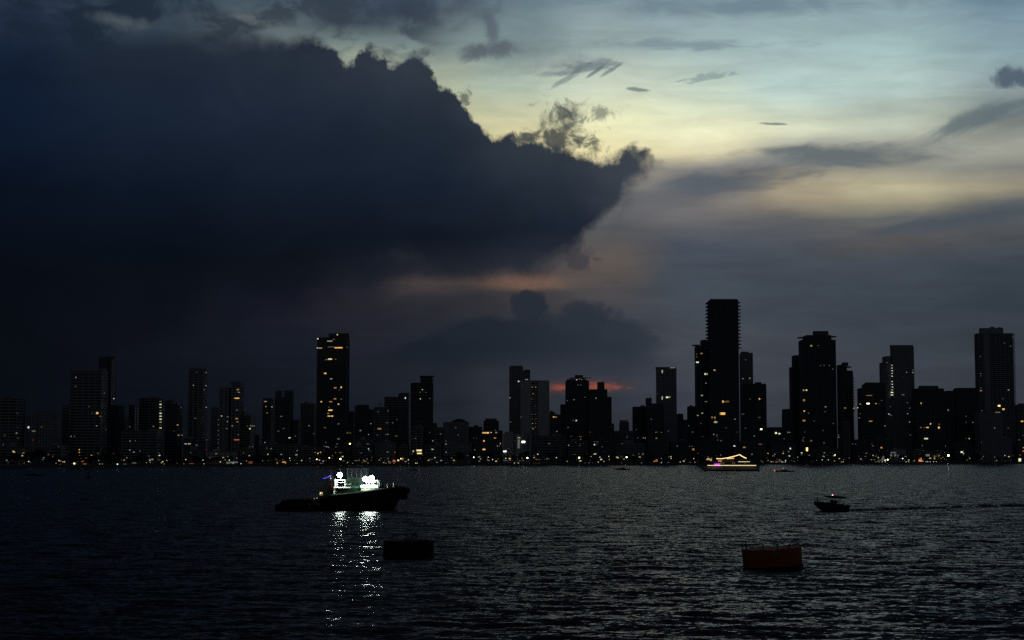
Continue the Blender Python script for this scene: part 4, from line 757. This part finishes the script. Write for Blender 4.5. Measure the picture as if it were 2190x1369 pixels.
# white frames and rails round the upper deck
fr_ = MB()
fr_.box(TX(719.2), TX(722), -3.5, -3.2, TZ(1041), TZ(1024))
fr_.box(TX(722), TX(742), -3.45, -3.3, TZ(1027.5), TZ(1025.5)).box(TX(722), TX(742), -3.4, -3.3, TZ(1032), TZ(1031.2))
for uu in (724,741): fr_.tube([(TX(uu),-3.36,TZ(1041)),(TX(uu),-3.36,TZ(1027))], .09, 6)
fr_.box(TX(717), TX(719.5), -3.6, -3.3, TZ(1056), TZ(1045)).box(TX(719.5), TX(722), -3.55, -3.35, TZ(1051), TZ(1049.5)).box(TX(719.5), TX(722), -3.55, -3.35, TZ(1047), TZ(1045.4))
fr_.build('deck_frame', MC['tugwhite'], tug)
rail = MB()
for yy in (-3.8, 3.8):
    for vz in (1031, 1027.5): rail.tube([(TX(788),yy,TZ(vz)),(TX(805),yy,TZ(vz)),(TX(812),yy*.85,TZ(vz+3))], .075, 6)
    for uu in (788,793,798,803): rail.tube([(TX(uu),yy,TZ(1037)),(TX(uu),yy,TZ(1027.5))], .06, 6)
    rail.tube([(TX(742),yy,TZ(1035.5)),(TX(755),yy,TZ(1035.5))], .06, 6)
rail.tube([(TX(805),-3.8,TZ(1027.5)),(TX(810),-3.7,TZ(1027)),(TX(815),-3.4,TZ(1034)),(TX(814),-3.3,TZ(1040))], .11, 6)
rail.tube([(TX(812),-3.2,TZ(1030.5)),(TX(812),3.2,TZ(1030.5))], .07, 6)
rail.build('railing', MC['tugwhite'], tug)
wn = MB().tube([(TX(812),-1.6,TZ(1040)),(TX(812),1.6,TZ(1040))], .95, 16)
wn.box(TX(806), TX(818), -2.0, -1.65, TZ(1046), TZ(1036)).box(TX(806), TX(818), 1.65, 2.0, TZ(1046), TZ(1036)).build('towing_winch', MC['black'], tug)
MB().box(TX(792), TX(796), -5.0, -4.4, TZ(1053.5), TZ(1052)).build('hull_fairlead', MC['tugwhite'], tug)
for uu, vv in ((831,1034),(844,1033.5)):
    MB().tube([(TX(uu),-2.4,TZ(1044)),(TX(uu),-2.4,TZ(vv))], .11, 6).build('bollard_post', MC['tugwhite'], tug)
for uu in (828,838,848,856): MB().tube([(TX(uu),-1.8,TZ(1048)),(TX(uu),-1.8,TZ(1038))], .28, 10).tube([(TX(uu)-.4,-1.8,TZ(1039.5)),(TX(uu)+.4,-1.8,TZ(1039.5))], .14, 8).build('bollard', MC['black'], tug)
for uu in (618,636,654,668): MB().tube([(TX(uu),-3,TZ(1075)),(TX(uu),-3,TZ(1065.8))], .22, 10).build('bollard', MC['black'], tug)
def flood(u, v, y, en=240):
    """outboard floodlight: a bowl lens under a hood on an arm, lighting the ship's side and the water"""
    x, z = TX(u), TZ(v); c_ = Vector((x, y, z)); n_ = Vector((0,-.30,-.954))
    bx_ = MB().tube([c_ + Vector((0,.25,.42)), c_ + Vector((0,.12,.62))], .60, 18, .30).tube([(x,y+.3,z+.5),(x,y+1.9,z+.3),(x,y+1.9,z-1.3)], .06, 6).build('floodlight', MC['metal'], tug)
    MB().ball(c_, .60, 20, 12, .92).build('lens', FL, bx_, True)
    al = bpy.data.lights.new('flood_lamp', 'AREA'); al.shape = 'DISK'; al.size = 1.1; al.energy = en; al.color = (.86, 1.0, .90)
    ao = bpy.data.objects.new('flood_lamp', al); COL.objects.link(ao); ao.parent = bx_; ao.location = c_ + n_*.66; ao.rotation_euler = n_.to_track_quat('-Z', 'Y').to_euler()
flood(731, 1015.5, -4.6); flood(786, 1024.5, -5.0); flood(799, 1022.5, -5.0)
MB().tube([(TX(731),-2.8,TZ(1027)),(TX(731),-2.8,TZ(1017))], .12, 6).build('lamp_post', MC['tugwhite'], tug)
MB().box(TX(784), TX(801), -3.0, -2.7, TZ(1031.5), TZ(1030.5)).build('lamp_bracket', MC['tugwhite'], tug)

# --- mooring buoys: big steel drums
def drum(label, u, v, w, vtop, m_, tilt):
    Y = H*F/(v-HV); k = Y/F; rad = w*k/2; hh = (v-vtop)*k
    rt = thing('mooring_buoy', label, 'buoy', ((u-CU)/F*(Y+rad), Y+rad, 0), 0, 'mooring buoys')
    rt.rotation_euler = (0, R(tilt), 0)
    pr = [(0,-.7),(rad,-.7),(rad,.35),(rad+.06,.36),(rad+.06,.5),(rad,.51),(rad,hh*.6),(rad+.035,hh*.6+.01),(rad+.035,hh*.6+.09),(rad,hh*.6+.1),(rad,hh-.1),(rad-.07,hh),(0,hh+.06)]
    def lathe(prof, name, mm, n=56):
        q = MB()
        for r_, z in prof:
            for j in range(n):
                a = 2*math.pi*j/n; q.v.append((r_*math.cos(a), r_*math.sin(a), z))
        for i in range(len(prof)-1):
            for j in range(n):
                j2 = (j+1) % n; q.f.append((i*n+j, i*n+j2, (i+1)*n+j2, (i+1)*n+j))
        return q.build(name, mm, rt)
    lathe(pr, 'drum', m_)
    lathe([(rad+.02,-.65),(rad+.10,-.6),(rad+.10,.30),(rad+.02,.33)], 'waterline_band', MC['black'])
    rb = MB()
    for j in range(20):
        a = 2*math.pi*j/20; x, y = math.cos(a)*(rad+.015), math.sin(a)*(rad+.015)
        rb.box(x-.035, x+.035, y-.035, y+.035, .5, hh-.12)
    rb.build('rib', m_, rt)
    return rt, rad, hh, k
rt, rad, hh, k = drum('black drum-shaped mooring buoy with a hook frame on top, near the tugboat reflection', 875.5, 1192, 107, 1156, MC['black'], .3)
MB().box(-.55,.75,-.5,.5,hh,hh+.35).tube([(.3,0,hh+.3),(.65,0,hh+.9),(1.0,0,hh+.55)], .22, 8).tube([(.0,0,hh+.3),(-.3,0,hh+.85)], .12, 8).build('mooring_hook', MC['metal'], rt)
MB().torus((.75,0,hh+.55), .35, .11, 'y').build('shackle', MC['metal'], rt, True)
MB().tube([(.6,0,hh+.5),(.95,0,hh+1.25)], .06, 6).build('release_lever', MC['metal'], rt)
for x in (-2.55,-.35): MB().tube([(x,-.8,hh-.02),(x,-.8,hh+1.0)], .045, 6).build('stanchion', MC['metal'], rt)
MB().box(1.3,2.5,-1.2,-.3,hh-.02,hh+.14).build('hatch', MC['black'], rt)
rt, rad, hh, k = drum('rusty orange drum-shaped mooring buoy leaning left, with a ladder frame on its left side', 1649, 1216, 124, 1173, MC['orange'], -3.6)
for y_ in (-.55, .0):
    MB().tube([(-rad-.12,y_,.3),(-rad-.12,y_,hh+.75),(-rad+.05,y_,hh+.95),(-rad+.30,y_,hh+.75),(-rad+.30,y_,hh-.05)], .045, 6).build('ladder_rail', MC['metal'], rt)
lr = MB()
for q in range(8): lr.tube([(-rad-.12,-.55,.4+q*.3),(-rad-.12,0,.4+q*.3)], .03, 6)
lr.build('rungs', MC['metal'], rt)
MB().tube([(-rad+.3,-.4,hh+.3),(-1.0,-1.4,hh+.3)], .035, 6).build('chain_rail', MC['metal'], rt)
for x, h_ in ((-1.25,.42),(.45,.45),(1.75,.42)): MB().tube([(x,-1.5,hh-.02),(x,-1.5,hh+h_)], .09, 8).tube([(x-.15,-1.5,hh+h_-.08),(x+.15,-1.5,hh+h_-.08)], .05, 6).build('bollard', MC['metal'], rt)
a0 = -math.pi/2
pl = MB()
for j in range(6):
    a, a_ = a0 - .13 + .26*j/6, a0 - .13 + .26*(j+1)/6; r_ = rad+.05; b0_ = len(pl.v)
    pl.v += [(r_*math.cos(a), r_*math.sin(a), hh-.62), (r_*math.cos(a_), r_*math.sin(a_), hh-.62), (r_*math.cos(a_), r_*math.sin(a_), hh-.22), (r_*math.cos(a), r_*math.sin(a), hh-.22)]; pl.f.append((b0_,b0_+1,b0_+2,b0_+3))
pl.build('number_plate', mat('faded_plate', (.22,.2,.12), .8), rt)

# --- person (skinned skeleton)
def person(label, loc, rz, pose='stand', cloth='cloth'):
    V = [(0,0,.95,.13),(0,0,1.15,.13),(0,0,1.38,.15),(0,0,1.52,.055),(0,.01,1.66,.095),(0,.01,1.74,.07)]
    E = [(0,1),(1,2),(2,3),(3,4),(4,5)]
    def add(p, par): V.append(p); E.append((par, len(V)-1)); return len(V)-1
    for s_ in (-1,1):
        if pose == 'stand':
            a = add((s_*.10,0,.88,.085),0); a = add((s_*.12,-.02,.48,.06),a); a = add((s_*.12,.02,.09,.04),a); add((s_*.13,-.16,.04,.035),a)
        else:
            a = add((s_*.10,0,.88,.085),0); a = add((s_*.13,-.40,.86,.065),a); a = add((s_*.13,-.42,.45,.045),a); add((s_*.13,-.56,.42,.035),a)
        a = add((s_*.19,0,1.40,.06),2); a = add((s_*.25,.03,1.12,.045),a); a = add((s_*.22,-.18,.93 if pose == 'stand' else 1.05,.03),a); h_ = add((s_*.21,-.25,.90 if pose == 'stand' else 1.05,.03),a)
        for j in range(4): add((s_*(.175+.025*j), -.25-(.09 if j in (1,2) else .07), V[h_][2]-.03, .009), h_)
        add((s_*.165,-.24,V[h_][2]-.01,.01), a)
    me_ = bpy.data.meshes.new('person'); me_.from_pydata([v[:3] for v in V], E, []); o = bpy.data.objects.new('person', me_); COL.objects.link(o)
    o.modifiers.new('skin','SKIN')
    if not me_.skin_vertices: 
        bmm = __import__('bmesh').new(); bmm.from_mesh(me_); bmm.verts.layers.skin.verify(); bmm.to_mesh(me_); bmm.free()
    for i, v in enumerate(V): me_.skin_vertices[0].data[i].radius = (v[3], v[3]); me_.skin_vertices[0].data[i].use_root = (i == 0)
    ss = o.modifiers.new('sub','SUBSURF'); ss.levels = ss.render_levels = 1
    me_.materials.append(MC[cloth]); o.location = loc; o.rotation_euler = (0,0,rz); o['label'] = label; o['category'] = 'person'
    MB().ball((0,.03,1.75), .105, 10, 6, .8).build('hair', MC['hair'], o, True)
    return o
# --- speedboat (bow to the left)
K2 = 379/F
def SX(u): return (u-1806)*-K2
def SZ(v): return (1092-v)*K2
sb = thing('motorboat', 'open motorboat with a hard top heading left, trailing a wake', 'motorboat', ((1806-CU)/F*379, 379, 0), math.pi)
Ls = SX(1737)
hull(Ls, 2.5, lerp([(0,SZ(1080)),(.2,SZ(1079.5)),(.5,SZ(1074.5)),(.8,SZ(1071.8)),(1,SZ(1071))]), lambda s_: -.3 + (1.9*((s_-.62)/.38)**1.6 if s_ > .62 else 0), lerp([(0,.85),(.4,1),(.7,.86),(.88,.5),(1,.05)]), 22, MC['boat'], sb, 'hull', .8, None, .35)
ht = SZ(1061)
MB().prism([(SX(1803),ht-.5),(SX(1776),ht-.42),(SX(1760),ht-.05),(SX(1758),ht+.07),(SX(1778),ht+.2),(SX(1803),ht-.08)], -1.05, 1.05).build('hard_top', MC['black'], sb)
for yy in (-.85,.85):
    MB().tube([(SX(1772),yy,SZ(1079)),(SX(1768),yy,ht-.1)], .045, 6).build('top_support', MC['metal'], sb); MB().tube([(SX(1790),yy,SZ(1081)),(SX(1792),yy,ht-.3)], .045, 6).build('top_support', MC['metal'], sb)
MB().box(SX(1786), SX(1772), -.6, .6, SZ(1081), SZ(1068.5)).box(SX(1800), SX(1790), -.8, .8, SZ(1082), SZ(1076.5)).build('console', MC['boat'], sb)
MB().prism([(SX(1774),SZ(1071)),(SX(1771),SZ(1071)),(SX(1776),SZ(1066)),(SX(1777),SZ(1066))], -.5, .5).build('windscreen', MC['glass'], sb)
for yy in (-.45,.45):
    e_ = MB().box(-.75,-.05,yy-.22,yy+.22,.7,1.45).box(-.55,-.2,yy-.1,yy+.1,-.4,.7).build('outboard_engine', MC['black'], sb)
inst('mast_light', GLOBE, sb, (SX(1777), 0, ht+.32), (.13,.13,.13), (0,0,0), (1,.25,.2,.8))
person('person standing on the bow of the motorboat, dark clothes', ((1745-CU)/F*379, 379, SZ(1078.5)), math.pi/2)
person('person at the helm under the hard top of the motorboat', ((1783-CU)/F*379, 379.0, SZ(1081.5)), -math.pi/2)
# --- lit party boat (bow to the left)
Yc = H*F/(1007.5-HV); K3 = Yc/F
def CX(u): return (1621-u)*K3
def CZ(v): return (1007.5-v)*K3
cb = thing('party_boat', 'white triple-deck party boat outlined with strings of warm lights', 'tour boat', ((1621-CU)/F*Yc, Yc, 0), math.pi)
Lc = CX(1490)
hull(Lc, 9, lerp([(0,CZ(995.8)),(.7,CZ(996)),(1,CZ(995.6))]), lambda s_: -1.0 + (5.0*((s_-.84)/.16)**1.1 if s_ > .84 else 0) , lerp([(0,.9),(.6,1),(.85,.62),(1,.04)]), 24, MC['boatwhite'], cb, 'hull', .9, None, .4)
d1 = MB().box(CX(1611), CX(1512), -4.0, 4.0, CZ(995.6), CZ(994.9)).build('main_deck', MC['boatwhite'], cb)
MB().box(CX(1600), CX(1530), -3.2, 3.2, CZ(994.8), CZ(988.3)).build('saloon', MC['glass'], cb)
MB().box(CX(1606), CX(1522), -3.8, 3.8, CZ(988.2), CZ(987.4)).build('upper_deck', MC['boatwhite'], cb)
MB().box(CX(1566), CX(1534), -2.6, 2.6, CZ(987.3), CZ(982.6)).build('bridge_cabin', MC['boatwhite'], cb)
MB().box(CX(1602), CX(1532), -3.0, 3.0, CZ(982.5), CZ(981.8)).build('sun_roof', MC['boatwhite'], cb)
sp_ = MB()
for uu in range(1534, 1606, 8):
    for yy in (-3.6, 3.6): sp_.tube([(CX(uu),yy,CZ(987.4)),(CX(uu),yy*.8,CZ(982.3))], .08, 6); sp_.tube([(CX(uu),yy,CZ(995)),(CX(uu),yy,CZ(988))], .08, 6)
sp_.build('deck_post', MC['metal'], cb)
MB().tube([(CX(1580),0,CZ(982)),(CX(1580),0,CZ(972))], .14, 6).build('mast', MC['metal'], cb)
def strip(name, ua, ub, va_, vb_, c, a, y=4.1, th=.22):
    m_ = MB().tube([(CX(ua), y, CZ(va_)), (CX(ub), y, CZ(vb_))], th, 6).mesh(name, LIT); inst(name, m_, cb, col=COLS[c] + (a,)) if c in COLS else inst(name, m_, cb, col=c + (a,))
strip('light_strip', 1510, 1613, 995.2, 995.2, 'Y', .22, 4.55, .22); strip('light_strip', 1576, 1600, 987.4, 987.4, 'Y', .16, 3.95)
strip('light_strip', 1508, 1519.5, 982.8, 982.8, 'O', .16, 3.2, .25); strip('light_strip', 1516, 1520, 984.8, 984.8, 'Y', .12, 3.2, .2)
strip('light_strip', 1533, 1541, 985.8, 985.8, 'O', .12, 3.2, .3); strip('light_strip', 1552, 1567, 980.8, 979.8, 'O', .2, 3.2, .4)
inst('magenta_lamp', UNIT, cb, (CX(1530.5), 4.6, CZ(993.2)), (13*K3, .2, 3.0*K3), col=(.85,.05,1.0,.2))
for i_, (ua, va_, ub, vb_, n_) in enumerate(((1531,981,1552,979.5,12),(1552,979.5,1580,972.4,17),(1580,972.4,1595,980.4,12))):
    for j in range(n_):
        q = j/n_; sag = .8*math.sin(math.pi*q)*(1 if i_ != 1 else .6)
        inst('string_bulb', GLOBE, cb, (CX(ua+(ub-ua)*q), .6, CZ(va_+(vb_-va_)*q+sag)), (.30,.30,.30), col=COLS['Y' if j % 3 else 'O'] + (.34,))
MB().tube([(CX(1531),.6,CZ(981)),(CX(1552),.6,CZ(979.5)),(CX(1580),.6,CZ(972.4)),(CX(1595),.6,CZ(980.4))], .06, 5).build('string_cable', MC['metal'], cb)
for uu in (1534,1538,1541,1545,1564,1568,1590): inst('window', UNIT, cb, (CX(uu), 3.3, CZ(990.3)), (1.6*K3, .15, 3.2*K3), col=COLS['O'] + (.02,))
# --- small dark boats near the far shore
def smallboat(label, u0, u1, v, h_, face, lights=(), canopy=True, colour='boat', nm_='small_boat'):
    Y = H*F/(v-HV); k = Y/F; L_ = (u1-u0)*k
    uo = u0 if face > 0 else u1
    rt = thing(nm_, label, 'boat', ((uo-CU)/F*Y, Y, 0), 0 if face > 0 else math.pi)
    hz = h_*k
    hull(L_, L_*.27, lerp([(0,hz*.45),(.6,hz*.5),(1,hz*.75)]), lambda s_: -.3 + (.9*((s_-.7)/.3)**1.5 if s_ > .7 else 0), lerp([(0,.85),(.5,1),(.8,.7),(1,.05)]), 16, MC[colour], rt, 'hull', .85, None, .2)
    MB().prism([(L_*.3,hz*.3),(L_*.62,hz*.3),(L_*.58,hz*.8),(L_*.32,hz*.8)], -L_*.07, L_*.07).build('cabin', MC['boat'], rt)
    if canopy:
        MB().box(L_*.2, L_*.62, -L_*.09, L_*.09, hz, hz*1.07).build('canopy', MC['boat'], rt)
        m_ = MB()
        for x in (.22,.6):
            for y_ in (-.08,.08): m_.tube([(L_*x,L_*y_,hz*.4),(L_*x,L_*y_,hz)], .05, 6)
        m_.build('canopy_post', MC['metal'], rt)
    for (u, v_, r_, c, a) in lights:
        z = (v-v_)*k; inst('lamp', GLOBE, rt, (abs(u-uo)*k, (-1 if face > 0 else 1)*L_*.13, z), (r_,)*3, col=COLS[c] + (a,))
smallboat('small dark launch with a red-lit bow left of the party boat', 1312, 1346, 1005, 5.5, -1, ((1315,1003,.5,'r',.02),(1313.5,1002,.3,'r',.03)))
smallboat('low dark boat with red bow light and white mast light near the party boat', 1651, 1696, 1009, 5, -1, ((1653,1006,.42,'R',.20),(1654.5,1007.5,.3,'r',.12),(1671.5,1001.5,.3,'Y',.10)))
smallboat('small dark boat just right of the tugboat near the far shore', 876, 902, 1006, 3.5, 1, ((897,1004.8,.22,'w',.05),), False)
smallboat('dark boat low on the water at the far left', 58, 98, 1017.5, 6, -1, (), True)
smallboat('flat dark barge close under the shore at the slim lone tower', 412, 452, 1003.5, 2.5, 1, (), False, nm_='barge')
# channel marker
Ym = H*F/(1023-HV); k = Ym/F
cm = thing('channel_marker', 'thin dark channel marker buoy standing in the water at the left', 'buoy', ((193-CU)/F*Ym, Ym, 0))
MB().tube([(0,0,-.4),(0,0,.9)], 1.0, 14).build('float', MC['black'], cm)
MB().tube([(0,0,.9),(0,0,14*k-.8)], .45, 8, .2).build('tower', MC['black'], cm); MB().ball((0,0,14*k-.6), .5, 10, 6).build('topmark', MC['black'], cm)

scene.render.resolution_x = 1024; scene.render.resolution_y = 640
